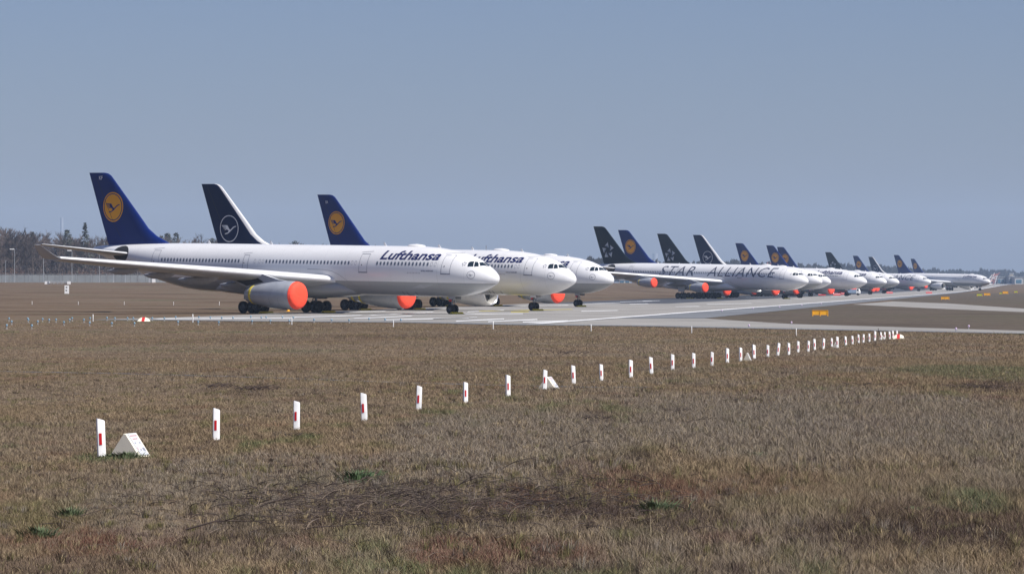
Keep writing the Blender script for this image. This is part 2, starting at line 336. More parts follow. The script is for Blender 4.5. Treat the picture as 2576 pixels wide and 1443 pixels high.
# ------------------------------------------------------------------ airliners
# body axes: d = metres behind the nose tip, w = metres to starboard, z = metres above the fuselage axis
SEC = [(0, -.70, -.70, 0.0), (.03, -.54, -.86, .17), (.12, -.37, -1.03, .36), (.4, -.03, -1.30, .70), (.9, .36, -1.55, 1.08), (1.4, .66, -1.78, 1.38), (2.14, 1.10, -2.08, 1.74), (2.7, 1.39, -2.26, 1.95), (3.2, 1.62, -2.40, 2.12),
       (4.3, 1.98, -2.62, 2.40), (5.3, 2.22, -2.74, 2.58), (6.7, 2.47, -2.81, 2.72), (8.5, 2.68, -2.82, 2.80), (10.5, 2.80, -2.82, 2.82), (13, 2.82, -2.82, 2.82), (18.3, 2.82, -2.82, 2.82), (22, 2.82, -2.82, 2.82), (26, 2.82, -2.82, 2.82), (30, 2.82, -2.82, 2.82),
       (34, 2.82, -2.82, 2.82), (38, 2.82, -2.82, 2.82), (43, 2.82, -2.82, 2.82), (45.5, 2.82, -2.74, 2.81), (47.5, 2.81, -2.55, 2.77), (49.5, 2.79, -2.2, 2.68), (52, 2.75, -1.66, 2.48), (54.4, 2.70, -1.04, 2.18), (57, 2.62, -.30, 1.76), (59.5, 2.52, .45, 1.28),
       (61.5, 2.42, 1.02, .86), (62.8, 2.30, 1.36, .58), (63.4, 2.18, 1.55, .40), (63.6, 2.05, 1.7, .2)]
SEC747 = [(0, -.9, -.9, 0), (.05, -.65, -1.15, .25), (.3, -.2, -1.6, .7), (1, .7, -2.1, 1.35), (2, 1.9, -2.55, 1.95), (3.2, 3.2, -2.9, 2.4), (4.4, 4.2, -3.1, 2.75), (6, 4.75, -3.25, 3.05), (9, 4.95, -3.3, 3.25), (14, 4.95, -3.3, 3.3), (20, 4.9, -3.3, 3.3), (24, 4.3, -3.3, 3.3),
          (28, 3.4, -3.3, 3.3), (34, 3.3, -3.3, 3.3), (46, 3.3, -3.3, 3.3), (52, 3.3, -2.6, 3.2), (58, 3.2, -1.1, 2.6), (64, 3.0, .6, 1.6), (68, 2.75, 1.6, .8), (69.4, 2.4, 1.9, .3)]
FIN = [(2.2, 49.6, 60.9), (2.86, 51.0, 61.24), (3.6, 52.9, 61.5), (4.51, 54.31, 61.88), (6, 55.75, 62.45), (8.67, 58.42, 63.45), (10.3, 60.05, 64.06), (10.85, 60.62, 64.26), (11.1, 61.1, 64.36), (11.2, 61.7, 64.39)]
WING = [(1.5, 21.0, 12.6, -1.28, .105), (2.8, 22.2, 11.3, -1.12, .105), (6, 24.4, 9.8, -.86, .108), (9.4, 26.75, 8.3, -.58, .115), (16, 31.27, 6.3, -.04, .11), (22, 35.4, 4.45, .45, .105), (28.5, 39.82, 2.6, .98, .10)]
CH = [0, .006, .02, .05, .10, .18, .30, .45, .60, .75, .88, 1.0]
def th(t): return 5 * (.2969 * math.sqrt(t) - .126 * t - .3516 * t * t + .2843 * t ** 3 - .1036 * t ** 4)
def thw(t): return 5 * (.38 * math.sqrt(t) - .209 * t - .3516 * t * t + .2843 * t ** 3 - .1036 * t ** 4)
def itp(tab, x, i, k=0): return float(np.interp(x, [r[k] for r in tab], [r[i] for r in tab]))
def spire(c, ang, r):
    """one three sided metal spire of the star emblem: two flat facets"""
    f = lambda rr, a: (c[0] + r * rr * math.cos(a), c[1] + r * rr * math.sin(a))
    tip = f(1.0, ang); a = f(.76, ang + .76); b = f(.34, ang - .45); m = f(.60, ang + .10)
    return [tip, a, m, b], [(0, 1, 2), (0, 2, 3), (1, 3, 2)], [0, 0, 1]
BIRD = [(.75, .17), (.62, .19), (.42, .13), (.25, .0), (.17, -.06), (.06, -.05), (-.02, .06), (-.16, .24), (-.73, .23), (-.70, .18), (-.32, .165), (-.31, .14), (-.66, .125), (-.62, .085), (-.30, .09), (-.29, .065), (-.56, .035), (-.52, -.005), (-.26, .02), (-.25, -.005), (-.46, -.05),
        (-.40, -.09), (-.18, -.055), (-.02, -.15), (-.12, -.26), (-.43, -.335), (-.40, -.40), (-.13, -.345), (.08, -.235), (.32, -.06), (.50, .075), (.64, .115)]
def ring2d(c, r0, r1, n=48):
    V = []; F = []
    for i in range(n):
        a = 2 * math.pi * i / n; V += [(c[0] + r0 * math.cos(a), c[1] + r0 * math.sin(a)), (c[0] + r1 * math.cos(a), c[1] + r1 * math.sin(a))]
    for i in range(n): j = (i + 1) % n; F.append((2 * i, 2 * i + 1, 2 * j + 1, 2 * j))
    return V, F
def disc2d(c, r, n=48): return [(c[0] + r * math.cos(2 * math.pi * i / n), c[1] + r * math.sin(2 * math.pi * i / n)) for i in range(n)], [tuple(range(n))]

class Liner:
    def __init__(s, kind, livery, label, nose, yaw, detail=1, cover=(1, 1), mark=None, title=None, cat='airliner', white_nacelle=False):
        s.wn = white_nacelle
        s.kind = kind; s.jumbo = kind == '747'; s.sec = SEC747 if s.jumbo else SEC
        s.short = kind == 'short'; s.ng = 8.0 if s.jumbo else 6.67; s.axz = 5.7 if s.jumbo else AXZ
        a = R(yaw); nx_, ny_ = nose
        gx_, gy_ = nx_ - math.sin(a) * s.ng, ny_ + math.cos(a) * s.ng
        s.yaw = yaw; s.gz = float(terrain(gx_, gy_)) + zoff(gy_) + .02
        s.root = empty('parked_airliner', (gx_, gy_, s.gz), a - math.pi / 2)
        tag(s.root, label, cat, 'parked airliners standing in the long row')
        s.detail = detail; s.livery = livery; s.cover = cover; s.mark = mark; s.title = title
        s.build()
    def sh(s, d):            # shorter type: shorter barrel ahead of and behind the wing
        if not s.short: return d
        return d - 3.2 * min(max((d - 18.3) / 7.7, 0), 1) - 1.7 * min(max((d - 38) / 5, 0), 1)
    def P(s, d, w, z, off=0.0):  # body -> local
        d = d - off
        return (s.ng - d, -w, s.axz + z + PITCH * (d - s.ng))
    def fus(s, d, z, side=1, lift=.012):
        zt = itp(s.sec, d, 1); zb = itp(s.sec, d, 2); hw = itp(s.sec, d, 3); a = max((zt - zb) / 2, 1e-3); zc = (zt + zb) / 2
        q = max(-1, min(1, (z - zc) / a)); c = math.sqrt(max(0, 1 - q * q))
        return s.P(s.sh(d), side * (hw * c + lift * c), z + lift * q)
    def fusp(s, d, ph, side=1, lift=.012):
        zt = itp(s.sec, d, 1); zb = itp(s.sec, d, 2); hw = itp(s.sec, d, 3); a = (zt - zb) / 2 + lift; zc = (zt + zb) / 2; ph = R(ph)
        return s.P(s.sh(d), side * (hw + lift) * math.cos(ph), zc + a * math.sin(ph))
    def finp(s, d, z, side=1, lift=.012):
        o = s.to; k = s.fk; z0 = (z - 2.2) / k + 2.2; le = itp(FIN, z0, 1); te = itp(FIN, z0, 2); c = te - le; t = max(0, min(1, (d - le) / c))
        return s.P(d, side * (th(t) * c * .10 + lift), z, o)
    def build(s):
        D = s.detail; root = s.root; n = 56 if D else 32
        s.to = 4.9 if s.short else (-6.0 if s.jumbo else 0.0); s.wo = 3.2 if s.short else (-4.0 if s.jumbo else 0.0)
        s.fk = 1.06 if s.short else (1.22 if s.jumbo else 1.0)
        star = s.livery == 'star'; new = s.livery in ('new', 'star')
        skin = M['skin_new'] if new else M['skin_old']
        # fuselage
        mb = MB(); rings = []
        st = s.sec
        xs = []
        for a, b in zip(st[:-1], st[1:]):
            k = max(1, int((b[0] - a[0]) / 2)) if not s.short else max(1, int((b[0] - a[0]) / 1.6)); xs += [a[0] + (b[0] - a[0]) * i / k for i in range(k)]
        xs.append(st[-1][0])
        for d in xs:
            zt, zb, hw = (itp(st, d, i) for i in (1, 2, 3)); zc = (zt + zb) / 2; a = max((zt - zb) / 2, .004); hw = max(hw, .004); dd = s.sh(d)
            rings.append([s.P(dd, hw * math.cos(2 * math.pi * i / n), zc + a * math.sin(2 * math.pi * i / n)) for i in range(n)])
        mb.loft(rings)
        fu = mb.build('fuselage', skin, root); s.fu = fu
        mb = MB(); rings = []
        wo = s.wo; hk = 1.25 if s.jumbo else 1
        for d, hw, zt, zb in [(19.2, .6, -2.1, -2.7), (20.2, 1.7, -1.6, -2.86), (21.5, 2.5, -1.1, -2.98), (23.5, 3.0, -.9, -3.16), (27, 3.22, -.8, -3.30), (33, 3.22, -.8, -3.30), (37, 2.95, -1, -3.17), (40, 2.3, -1.4, -2.98), (42.5, 1.1, -2.0, -2.78)]:
            zc = (zt + zb) / 2; a = (zt - zb) / 2; r = []
            for i in range(32):
                t = 2 * math.pi * i / 32; c_, s_ = math.cos(t), math.sin(t)
                r.append(s.P(d, hk * hw * math.copysign(abs(c_) ** .75, c_), hk * (zc + a * math.copysign(abs(s_) ** .75, s_)), wo))
            rings.append(r)
        mb.loft(rings); mb.build('belly_fairing', skin, root)
        # fin
        tailm = {'old': M['blue'], 'new': M['navy'], 'star': M['black']}[s.livery]
        mb = MB(); rings = []
        loop = [(t, 1) for t in CH] + [(t, -1) for t in CH[-2:0:-1]]
        for z, le, te in FIN:
            c = te - le; zz = 2.2 + (z - 2.2) * s.fk; k = .10 if z < 11 else .06
            rings.append([s.P(le + t * c, sg * th(t) * c * k, zz, s.to) for t, sg in loop])
        nl = len(loop)
        mats_ = [tailm, M['white']]
        mb.loft(rings, facemat=(lambda k, i: 1 if (CH[min(i, 11) if i < 11 else 0] < .17 and i < 4) or i >= nl - 4 else 0) if s.livery == 'new' else None)
        fin = mb.build('vertical_fin', mats_, root)
        # rudder joint line
        f = lambda u, v: s.finp(u, v, 1, .008)
        zs = [3.4, 5, 7, 9, 10.9]; V = []; F = []
        for k_, z in enumerate(zs):
            x = itp(FIN, z, 2) - .30 * (itp(FIN, z, 2) - itp(FIN, z, 1)); zz = 2.2 + (z - 2.2) * s.fk; V += [(x, zz), (x + .06, zz)]
            if k_: F.append((2 * k_ - 2, 2 * k_ - 1, 2 * k_ + 1, 2 * k_))
        if D: drape('rudder_joint', V, F, f, M['dark'], fin, .6)
        c = (60.1, 2.2 + (7.05 - 2.2) * s.fk)
        if s.livery == 'old':
            V, F = disc2d(c, 1.80); drape('tail_emblem', V, F, f, M['orange'], fin, .4, stepu=.4)
            V, F = ring2d(c, 1.53, 1.64); drape('emblem_ring', V, F, lambda u, v: s.finp(u, v, 1, .022), tailm, fin, .4, stepu=.4)
            drape('crane', [(c[0] - 1.75 * x, c[1] + 1.75 * y) for x, y in BIRD], [tuple(range(len(BIRD)))], lambda u, v: s.finp(u, v, 1, .024), tailm, fin, .4, stepu=.4)
        elif s.livery == 'new':
            c = (58.9 + .1, 2.2 + (5.2 - 2.2) * s.fk)
            V, F = ring2d(c, 1.68, 1.80); drape('tail_emblem', V, F, f, M['white'], fin, .4, stepu=.4)
            drape('crane', [(c[0] - 1.95 * x, c[1] + 1.95 * y) for x, y in BIRD], [tuple(range(len(BIRD)))], lambda u, v: s.finp(u, v, 1, .024), M['white'], fin, .4, stepu=.4)
        else:
            c = (59.6, 2.2 + (5.6 - 2.2) * s.fk)
            for k in range(5):
                V, F, fm = spire(c, R(90 + 72 * k), 1.95); V = [(2 * c[0] - x, y) for x, y in V]
                drape('tail_emblem', V, F, f, [M['silver'], M['silver2']], fin, .5, fm=fm, stepu=.5)
        if s.mark and D:
            V, F = text_mesh(s.mark, 1, 0, .02); V = fitV(V, 0, .62, 10.35, 10.8); V = [(62.55 - x, y) for x, y in V]
            drape('fin_letters', V, F, lambda u, v: s.finp(u, v, 1, .02), M['white'], fin, .3)
        # stabilisers
        for sg in (1, -1):
            mb = MB(); rings = []
            for w_, le, c, z, tk in [(1.0, 55.3, 5.6, 1.38, .10), (1.9, 56.1, 5.0, 1.50, .10), (6, 59.4, 3.4, 2.02, .09), (9.4, 62.15, 2.0, 2.44, .08), (9.7, 62.5, 1.6, 2.48, .05)]:
                rings.append([s.P(le + t * c, sg * w_ * (1.1 if s.jumbo else 1), z + q * th(t) * c * tk - .01 * t * c, s.to) for t, q in loop])
            mb.loft(rings, facemat=lambda k, i: 1 if (i < 2 or i >= nl - 1) else 0)
            mb.build('stabilizer', [M['wing'], M['wing_edge']], root)
            if not s.jumbo:
                V = [(57.35 + 1.5 * math.cos(t) * (1 if math.cos(t) < 0 else 1.05), 1.42 + .98 * math.sin(t)) for t in [R(x) for x in range(0, 360, 24)]]
                drape('stabilizer_seal', V, [tuple(range(len(V)))], lambda u, v: s.fus(u, v, sg, .02), M['dark'], fu, .2, stepu=.4)
        # wings
        for sg in (1, -1):
            mb = MB(); rings = []; wk = 1.08 if s.jumbo else 1
            for w_, le, c, z, tk in WING:
                rings.append([s.P(le + t * c, sg * w_ * wk, z + q * thw(t) * c * tk * (1.0 if q > 0 else .85) * (1 + .022 * w_) - .072 * t * c, wo) for t, q in loop])
            mb.loft(rings, facemat=lambda k, i: 1 if (i < 4 or i >= nl - 2) else 0)
            wg = mb.build('wing', [M['wing'], M['wing_edge']], root)
            if not s.jumbo:
                mb = MB(); rings = []
                for w_, le, c, z, tk in [(28.45, 39.85, 2.58, .98, .10), (28.8, 40.15, 2.35, 1.16, .08), (29.3, 40.6, 2.0, 1.6, .07), (30.0, 41.5, 1.05, 2.44, .07)]:
                    rings.append([s.P(le + t * c, sg * (w_ + q * th(t) * c * tk * .6 * -1), z + q * th(t) * c * tk * .8 - .05 * t * c * (1 if w_ < 29 else 0), wo) for t, q in loop])
                mb.loft(rings); mb.build('winglet', [M['wing']], wg)
            for w_ in ((7.0, 12.2, 16.4, 20.6) if D or sg == 1 else ()):
                te = itp(WING, w_, 1) + itp(WING, w_, 2); zt_ = itp(WING, w_, 3) - .072 * itp(WING, w_, 2)
                k = 1.15 if w_ < 15 else .9; mb = MB(); rings = []
                for q, r in ((-4.4, .02), (-4.0, .22), (-3, .42), (-1.6, .52), (-.3, .46), (.5, .32), (1.0, .18), (1.25, .03)):
                    q *= k; r *= k
                    rings.append([s.P(te + q, sg * w_ + .55 * r * math.cos(2 * math.pi * i / 12), zt_ - .18 * k + r * (1.25 if math.sin(2 * math.pi * i / 12) < 0 else .35) * math.sin(2 * math.pi * i / 12) - .06 * (q + 4) * .6, wo) for i in range(12)])
                mb.loft(rings); mb.build('flap_track_fairing', M['fair'], wg)
            # engines
            if s.kind in ('short', 'twin'): E_ = [(21.25, 9.37, -2.89, 1.0, 1.0)]
            elif s.jumbo: E_ = [(19.5, 11.8, -3.3, 1.06, .8), (30.0, 20.8, -2.3, 1.06, .8)]
            else: E_ = [(21.9, 9.37, -2.45, .70, .62), (28.6, 19.2, -1.45, .70, .62)]
            for ei, (ed, ew, ez, er, el) in enumerate(E_):
                cov = s.cover[0 if sg == 1 else 1]
                ctr = s.P(ed, sg * ew, ez, wo); ax = (-1, 0, PITCH)
                pr = [(.0, 1.36), (.10, 1.44), (.35, 1.52), (1.0, 1.60), (2.4, 1.61), (4.0, 1.50), (5.4, 1.30), (6.7, 1.06), (7.75, .86), (7.75, .80), (6.6, .82), (6.6, 0)]
                pr = [(a * el, b * er) for a, b in pr]
                mb = MB(); mb.lathe(pr, ctr, ax, 40 if D else 24, mats=[1] + [0] * 7 + [2, 2, 2])
                en = mb.build('engine', [M['nac'] if (s.livery == 'old' or cov) and not s.wn else M['nacw'], M['lip'], M['dark']], root)
                mb = MB(); pi = [(0, 1.36), (.08, 1.27), (.5, 1.20), (1.3, 1.22), (1.35, 0)]
                mb.lathe([(a * el, b * er) for a, b in pi], ctr, ax, 32, mats=[1, 0, 0, 2]); mb.build('intake', [M['duct'], M['lip'], M['dark']], en)
                if cov:
                    mb = MB(); mb.lathe([(-.16 * el, 0), (-.15 * el, .7 * er), (-.10 * el, 1.18 * er), (0, 1.36 * er), (.12 * el, 1.47 * er + .02), (.42 * el, 1.55 * er + .025), (.42 * el, 1.5 * er)], ctr, ax, 40 if D else 24)
                    mb.build('intake_cover', M['red'], en)
                if D:
                    mb = MB(); mb.lathe([(6.62 * el, 1.09 * er), (6.62 * el, 1.12 * er), (6.95 * el, 1.06 * er), (6.95 * el, 1.02 * er)], ctr, ax, 32); mb.build('yellow_strap', M['yellow'], en)
                    q = Vector(s.P(ed, sg * ew, ez, wo))
                    for dx, ln in ((1.9, .9), (3.3, .7)):
                        mb = MB()
                        for i in range(6):
                            t0 = R(-62 + i * 9); t1 = R(-62 + (i + 1) * 9); rr = np.interp(dx * el, [p[0] for p in pr[:9]], [p[1] for p in pr[:9]]) + .012
                            P_ = [(q.x - dx * el - o_ , q.y - sg * 0 - rr * math.cos(t), q.z + rr * math.sin(t)) for t in (t0, t1) for o_ in (0, .045)]
                            mb.add(P_, [(0, 1, 3, 2)])
                        if sg == 1: mb.build('cowl_joint', M['line'], en)
                # pylon
                zl = itp(WING, ew, 3); dl = itp(WING, ew, 1); k = .35
                side = [(ed + 1.3 * el, ez + 1.52 * er), (ed + 3.2 * el, ez + 1.75 * er), (dl + .1, zl + .02), (dl + 4.6, zl - .75), (dl + 3.8, zl - 1.15), (ed + 7.4 * el, ez + .75 * er), (ed + 3 * el, ez + 1.3 * er)]
                mb = MB(); nq = len(side)
                P_ = [s.P(a, sg * ew + o_, b, wo) for o_ in (-.2, .2) for a, b in side]
                mb.add(P_, [tuple(range(nq)), tuple(range(nq, 2 * nq))] + [(i, (i + 1) % nq, nq + (i + 1) % nq, nq + i) for i in range(nq)])
                mb.build('pylon', M['nac'], root, smooth=False)
                if D and s.kind != 'quad':
                    side = [(ed + 5.3 * el, ez + 1.45 * er), (ed + 6.4, ez + 1.95 * er), (ed + 8.8, ez + 1.9 * er), (ed + 9.7, ez + 1.55 * er), (ed + 7.9, ez + .95 * er)]; nq = len(side)
                    mb = MB(); P_ = [s.P(a, sg * ew + o_, b, wo) for o_ in (-.24, .24) for a, b in side]
                    mb.add(P_, [tuple(range(nq)), tuple(range(nq, 2 * nq))] + [(i, (i + 1) % nq, nq + (i + 1) % nq, nq + i) for i in range(nq)])
                    mb.build('pylon_fairing', M['dark'], root, smooth=False)
        # gear
        mg = (32.05 - s.wo)
        def wheel(parent, x, y, r, wd):
            mb = MB(); h = wd / 2
            mb.lathe([(-h * .72, r * .52), (-h, r * .62), (-h * .96, r * .86), (-h * .6, r * .985), (0, r), (h * .6, r * .985), (h * .96, r * .86), (h, r * .62), (h * .72, r * .52)], (x, y, r), (0, 1, 0), 28)
            wl = mb.build('wheel', M['tyre'], parent)
            mb.v = []; mb.f = []; mb.m = []
            mb.lathe([(-h * .5, 0), (-h * .5, r * .22), (-h * .78, r * .30), (-h * .5, r * .42), (-h * .78, r * .54), (h * .78, r * .54), (h * .5, r * .42), (h * .5, 0)], (x, y, r), (0, 1, 0), 18)
            # (thing > gear > wheel is already three levels, so the hub is its own sub-part of the gear)
            mb.build('wheel_hub', M['hub'], parent)
        sides = [1, -1] + ([0] if s.kind == 'quad' else [])
        for sg in sides:
            x = s.ng - mg; y = -sg * 5.34
            mb = MB(); zt_ = s.axz - 1.5
            mb.tube((x, y, .7), (x, y * (.98), 2.0), .16); mb.tube((x, y * .98, 2.0), (x + .1, y * .95, zt_), .24); mb.tube((x - 1.05, y, .72), (x + 1.05, y, .72), .17)
            mb.tube((x, y, 1.9), (x + 1.6, y * .9, zt_ - .1), .09); mb.tube((x - .99, y - .75, .7), (x - .99, y + .75, .7), .09); mb.tube((x + .99, y - .75, .7), (x + .99, y + .75, .7), .09)
            mb.tube((x - .12, y, 1.0), (x - .6, y, 1.5), .06); mb.tube((x - .6, y, 1.5), (x - .12, y, 2.0), .06)
            ge = mb.build('main_gear', M['strut'], root)
            for ax_ in ((-.99, .99)): 
                for ly in (-.70, .70): wheel(ge, x + ax_, y + ly, .70, .50)
            if sg:
                mb = MB(); mb.box((x + .1, y - sg * .75, 2.35), (1.9, .06, 1.5)); mb.build('gear_door', skin, root, smooth=False)
        mb = MB(); mb.tube((0, 0, .52), (-.12, 0, 2.2), .10); mb.tube((-.08, 0, 1.5), (-.2, 0, s.axz - 2.4), .16); mb.tube((0, -.5, .53), (0, .5, .53), .07); mb.tube((-.15, 0, 2.0), (.9, 0, s.axz - 2.3), .06)
        mb.tube((.05, 0, .9), (.42, 0, 1.25), .05); mb.tube((.42, 0, 1.25), (.0, 0, 1.6), .05); mb.box((.12, 0, 1.75), (.2, .5, .25)); mb.box((.22, -.18, 1.45), (.1, .16, .12)); mb.box((.22, .18, 1.45), (.1, .16, .12))
        ge = mb.build('nose_gear', M['strut'], root)
        for ly in (-.36, .36): wheel(ge, 0, ly, .53, .36)
        mb = MB()
        for sg in (1, -1): mb.box((.35, sg * .56, 1.85), (.9, .05, .42))
        mb.build('nose_gear_door', skin, root, smooth=False)
        mb = MB(); mb.box((-.05, -.30, 1.55), (.1, .34, .34)); mb.build('red_tag', M['redpaint'], ge, smooth=False)
        # cockpit glass
        panes = [[(3.01, 32), (3.12, 47), (3.05, 54.5), (2.72, 63.5), (2.44, 40)], [(2.36, 40.5), (2.64, 64), (2.45, 70), (2.19, 64), (1.96, 50.5)], [(1.88, 57.5), (2.27, 71.5), (2.18, 88), (1.42, 88)]]
        if s.jumbo: panes = [[(3.6, 48), (3.8, 56), (3.2, 66), (2.95, 56)], [(2.85, 56), (3.1, 68), (2.95, 86), (2.6, 86)]]
        for sg in (1, -1):
            for pn in panes:
                V = [(a, b) for a, b in pn]
                drape('cockpit_window', V, [tuple(range(len(V)))], lambda u, v: s.fusp(u, v, sg, .018), M['glass'], fu, 4.0, stepu=.15)
        if s.jumbo: wd = []
        else: wd = [7.02 + i * .531 for i in range(17)] + [18.75 + i * .53 for i in range(9)] + [23.5 + i * .532 for i in range(20)] + [34.35] + [36.95 + i * .524 for i in range(25)]
        if D >= 0:
            blank = {0, 1, 17, 18, 44, 45, 46}
            for i, d in enumerate(wd):
                if s.short and 18.5 < d < 25.5 and i % 2: continue
                if s.short and 38.3 < d < 42.8 and i % 3 == 0: continue
                V, F, mm = [], [], []
                def rr_(h, k): 
                    return [(d + h * .15 * math.copysign(abs(math.cos(t)) ** .7, math.cos(t)), .83 + h * .245 * math.copysign(abs(math.sin(t)) ** .7, math.sin(t))) for t in [2 * math.pi * j / k for j in range(k)]]
                k = 12 if D else 8; a = rr_(1.0, k); b = rr_(.74, k); c_ = [(d, .83)]
                if i in blank: b = rr_(.84, k)
                V = [s.fus(x, z, 1, .010) for x, z in a] + [s.fus(x, z, 1, .006) for x, z in b] + [s.fus(d, .83, 1, .006)]
                mb = MB()
                F = [(j, (j + 1) % k, k + (j + 1) % k, k + j) for j in range(k)]
                mb.add(V, F, 0); mb.f += [] 
                if i not in blank:
                    o_ = 0
                    mb.f += [(k + j, k + (j + 1) % k, 2 * k) for j in range(k)]; mb.m += [1] * k
                mb.build('cabin_window', [M['rim_w'] if i not in blank else M['line'], M['pane']], fu, smooth=False)
        # doors
        def frame(x0, x1, z0, z1, t):
            V = [(x0, z0), (x1, z0), (x1, z1), (x0, z1), (x0 + t, z0 + t), (x1 - t, z0 + t), (x1 - t, z1 - t), (x0 + t, z1 - t)]
            return V, [(0, 1, 5, 4), (1, 2, 6, 5), (2, 3, 7, 6), (3, 0, 4, 7)]
        if not s.jumbo:
            for x0, x1, z0, z1 in [(4.95, 6.15, -.22, 1.88), (16.95, 18.2, -.2, 1.9), (35.4, 36.25, -.1, 1.55), (50.1, 51.3, -.1, 1.95)]:
                V, F = frame(x0, x1, z0, z1, .05); dr = drape('cabin_door', V, F, lambda u, v: s.fus(u, v, 1, .012), M['line'], fu, .2)
                if D:
                    drape('door_sill', [(x0 - .05, z0 - .07), (x1 + .05, z0 - .07), (x1 + .05, z0 + .03), (x0 - .05, z0 + .03)], [(0, 1, 2, 3)], lambda u, v: s.fus(u, v, 1, .02), M['line'], fu, .2)
                    V, F = disc2d(((x0 + x1) / 2 + .22, .62), .07, 10); drape('door_handle', V, F, lambda u, v: s.fus(u, v, 1, .02), M['dark'], fu, .2)
                    V = [(x0 - .2, z1 + .26), (x1 + .25, z1 + .14), (x1 + .25, z1 + .17), (x0 - .2, z1 + .29)]; drape('rain_gutter', V, [(0, 1, 2, 3)], lambda u, v: s.fus(u, v, 1, .02), M['line'], fu, .2, stepu=.3)
        # lettering
        if star or s.title == 'none': pass
        elif not s.jumbo:
            V, F = text_mesh('Lufthansa', 1, .28, .026, 1.0); V = fitV(V, 0, 8.55, 1.27, 2.30); V = [(15.3 - x, y) for x, y in V]
            drape('lettering', V, F, lambda u, v: s.fus(u, v, 1, .012), M['ink'], fu, .15)
        if star:
          for wd_, a0, a1 in (('STAR', 41.6, 31.1), ('ALLIANCE', 27.2, 7.1)):
            V, F = text_mesh(wd_, 1, .34, -.006, 1.12); V = fitV(V, 0, a0 - a1, .08, 2.25); V = [(a0 - x, y) for x, y in V]
            drape('lettering', V, F, lambda u, v: s.fus(u, v, 1, .012), M['ink_thin'], fu, .15, stepu=2)
        if s.jumbo:
            V, F = text_mesh('Lufthansa', 1, .28, .026, 1.0); V = fitV(V, 0, 11, 1.3, 2.6); V = [(19 - x, y) for x, y in V]
            drape('lettering', V, F, lambda u, v: s.fus(u, v, 1, .012), M['ink'], fu, .15)
        if D and not s.jumbo:
            for k in range(5):
                V, F, fm = spire((3.5, .92), R(90 + 72 * k), .27); V = [(2 * 3.5 - x, y) for x, y in V]
                drape('small_star_emblem', V, F, lambda u, v: s.fus(u, v, 1, .012), [M['line'], M['line']], fu, .1, fm=fm)
            if not star:
                c = (2.45, -.28); V, F = ring2d(c, .40, .45, 32); drape('nose_emblem', V, F, lambda u, v: s.fus(u, v, 1, .014), M['line'], fu, .1, stepu=.2)
                drape('small_crane', [(c[0] - .38 * x, c[1] + .38 * y) for x, y in BIRD], [tuple(range(len(BIRD)))], lambda u, v: s.fus(u, v, 1, .016), M['line'], fu, .1, stepu=.2)
            V, F = text_mesh('Airbus A330-%s' % ('200' if s.short else '300'), 1, .2, .01); V = fitV(V, 0, 1.75, .0, .16); V = [(8.95 - x, y) for x, y in V]
            drape('type_lettering', V, F, lambda u, v: s.fus(u, v, 1, .012), M['ink'], fu, .2)
            for i in range(10):
                mb = MB(); mb.add([s.fus(11.1 - i * .22, -.25, 1, .012), s.fus(11.05 - i * .22, -.25, 1, .012), s.fus(11.05 - i * .22, -.10 - .1 * (i == 0), 1, .012), s.fus(11.1 - i * .22, -.10 - .1 * (i == 0), 1, .012)], [(0, 1, 2, 3)])
                mb.build('scale_mark', M['line'], fu, smooth=False)
            V = [(7.6, -1.55), (9.6, -1.55), (8.8, -1.95), (10.6, -1.95)]
            drape('pale_belly_patch', [(7.4, -1.45), (9.3, -1.45), (10.8, -1.85), (9.0, -1.85)], [(0, 1, 2, 3)], lambda u, v: s.fus(u, v, 1, .008), M['fair'] if not new else M['line'], fu, .1) if not new else None
            for x in (12.6, 12.0, 10.7): drape('belly_drain', [(x, -2.28), (x + .05, -2.28), (x + .2, -2.62), (x + .12, -2.62)], [(0, 1, 2, 3)], lambda u, v: s.fus(u, v, 1, .012), M['dark'], fu, .2)
        # fairing seam from the wing root down to the belly
        if D:
            V = []; F = []; pts = [(26, .02), (23.5, -.02), (22.3, -.15), (21.2, -.55), (20.3, -1.1), (19.3, -1.75), (18.3, -2.35), (17.6, -2.65)]
            for k_, (a, b) in enumerate(pts):
                V += [(a, b), (a + .02, b + .045)]
                if k_: F.append((2 * k_ - 2, 2 * k_, 2 * k_ + 1, 2 * k_ - 1))
            drape('fairing_seam', V, F, lambda u, v: s.fus(u, v, 1, .014), M['line'], fu, .3)
        # roof antennas
        if not s.jumbo:
            mb = MB(); rings = []
            for d, h, hw in ((10.6, .02, .1), (11.0, .2, .45), (11.8, .30, .55), (12.8, .26, .5), (13.4, .02, .1)):
                rings.append([s.P(d, hw * math.cos(2 * math.pi * i / 12), 2.72 + max(0, h * 1.0 * math.sin(2 * math.pi * i / 12)) + .05) for i in range(12)])
            mb.loft(rings); mb.build('satellite_dome', M['white'], fu)
            for d in (8.3, 16.4, 34, 44):
                mb = MB(); e = s.sh(d); z = itp(SEC, d, 1) - .03
                mb.add([s.P(e, -.03, z), s.P(e + .45, -.03, z), s.P(e + .5, -.01, z + .42), s.P(e + .3, -.01, z + .42), s.P(e, .03, z), s.P(e + .45, .03, z), s.P(e + .5, .01, z + .42), s.P(e + .3, .01, z + .42)],
                       [(0, 1, 2, 3), (7, 6, 5, 4), (0, 4, 5, 1), (1, 5, 6, 2), (2, 6, 7, 3), (3, 7, 4, 0)]); mb.build('antenna', M['white'], fu, smooth=False)

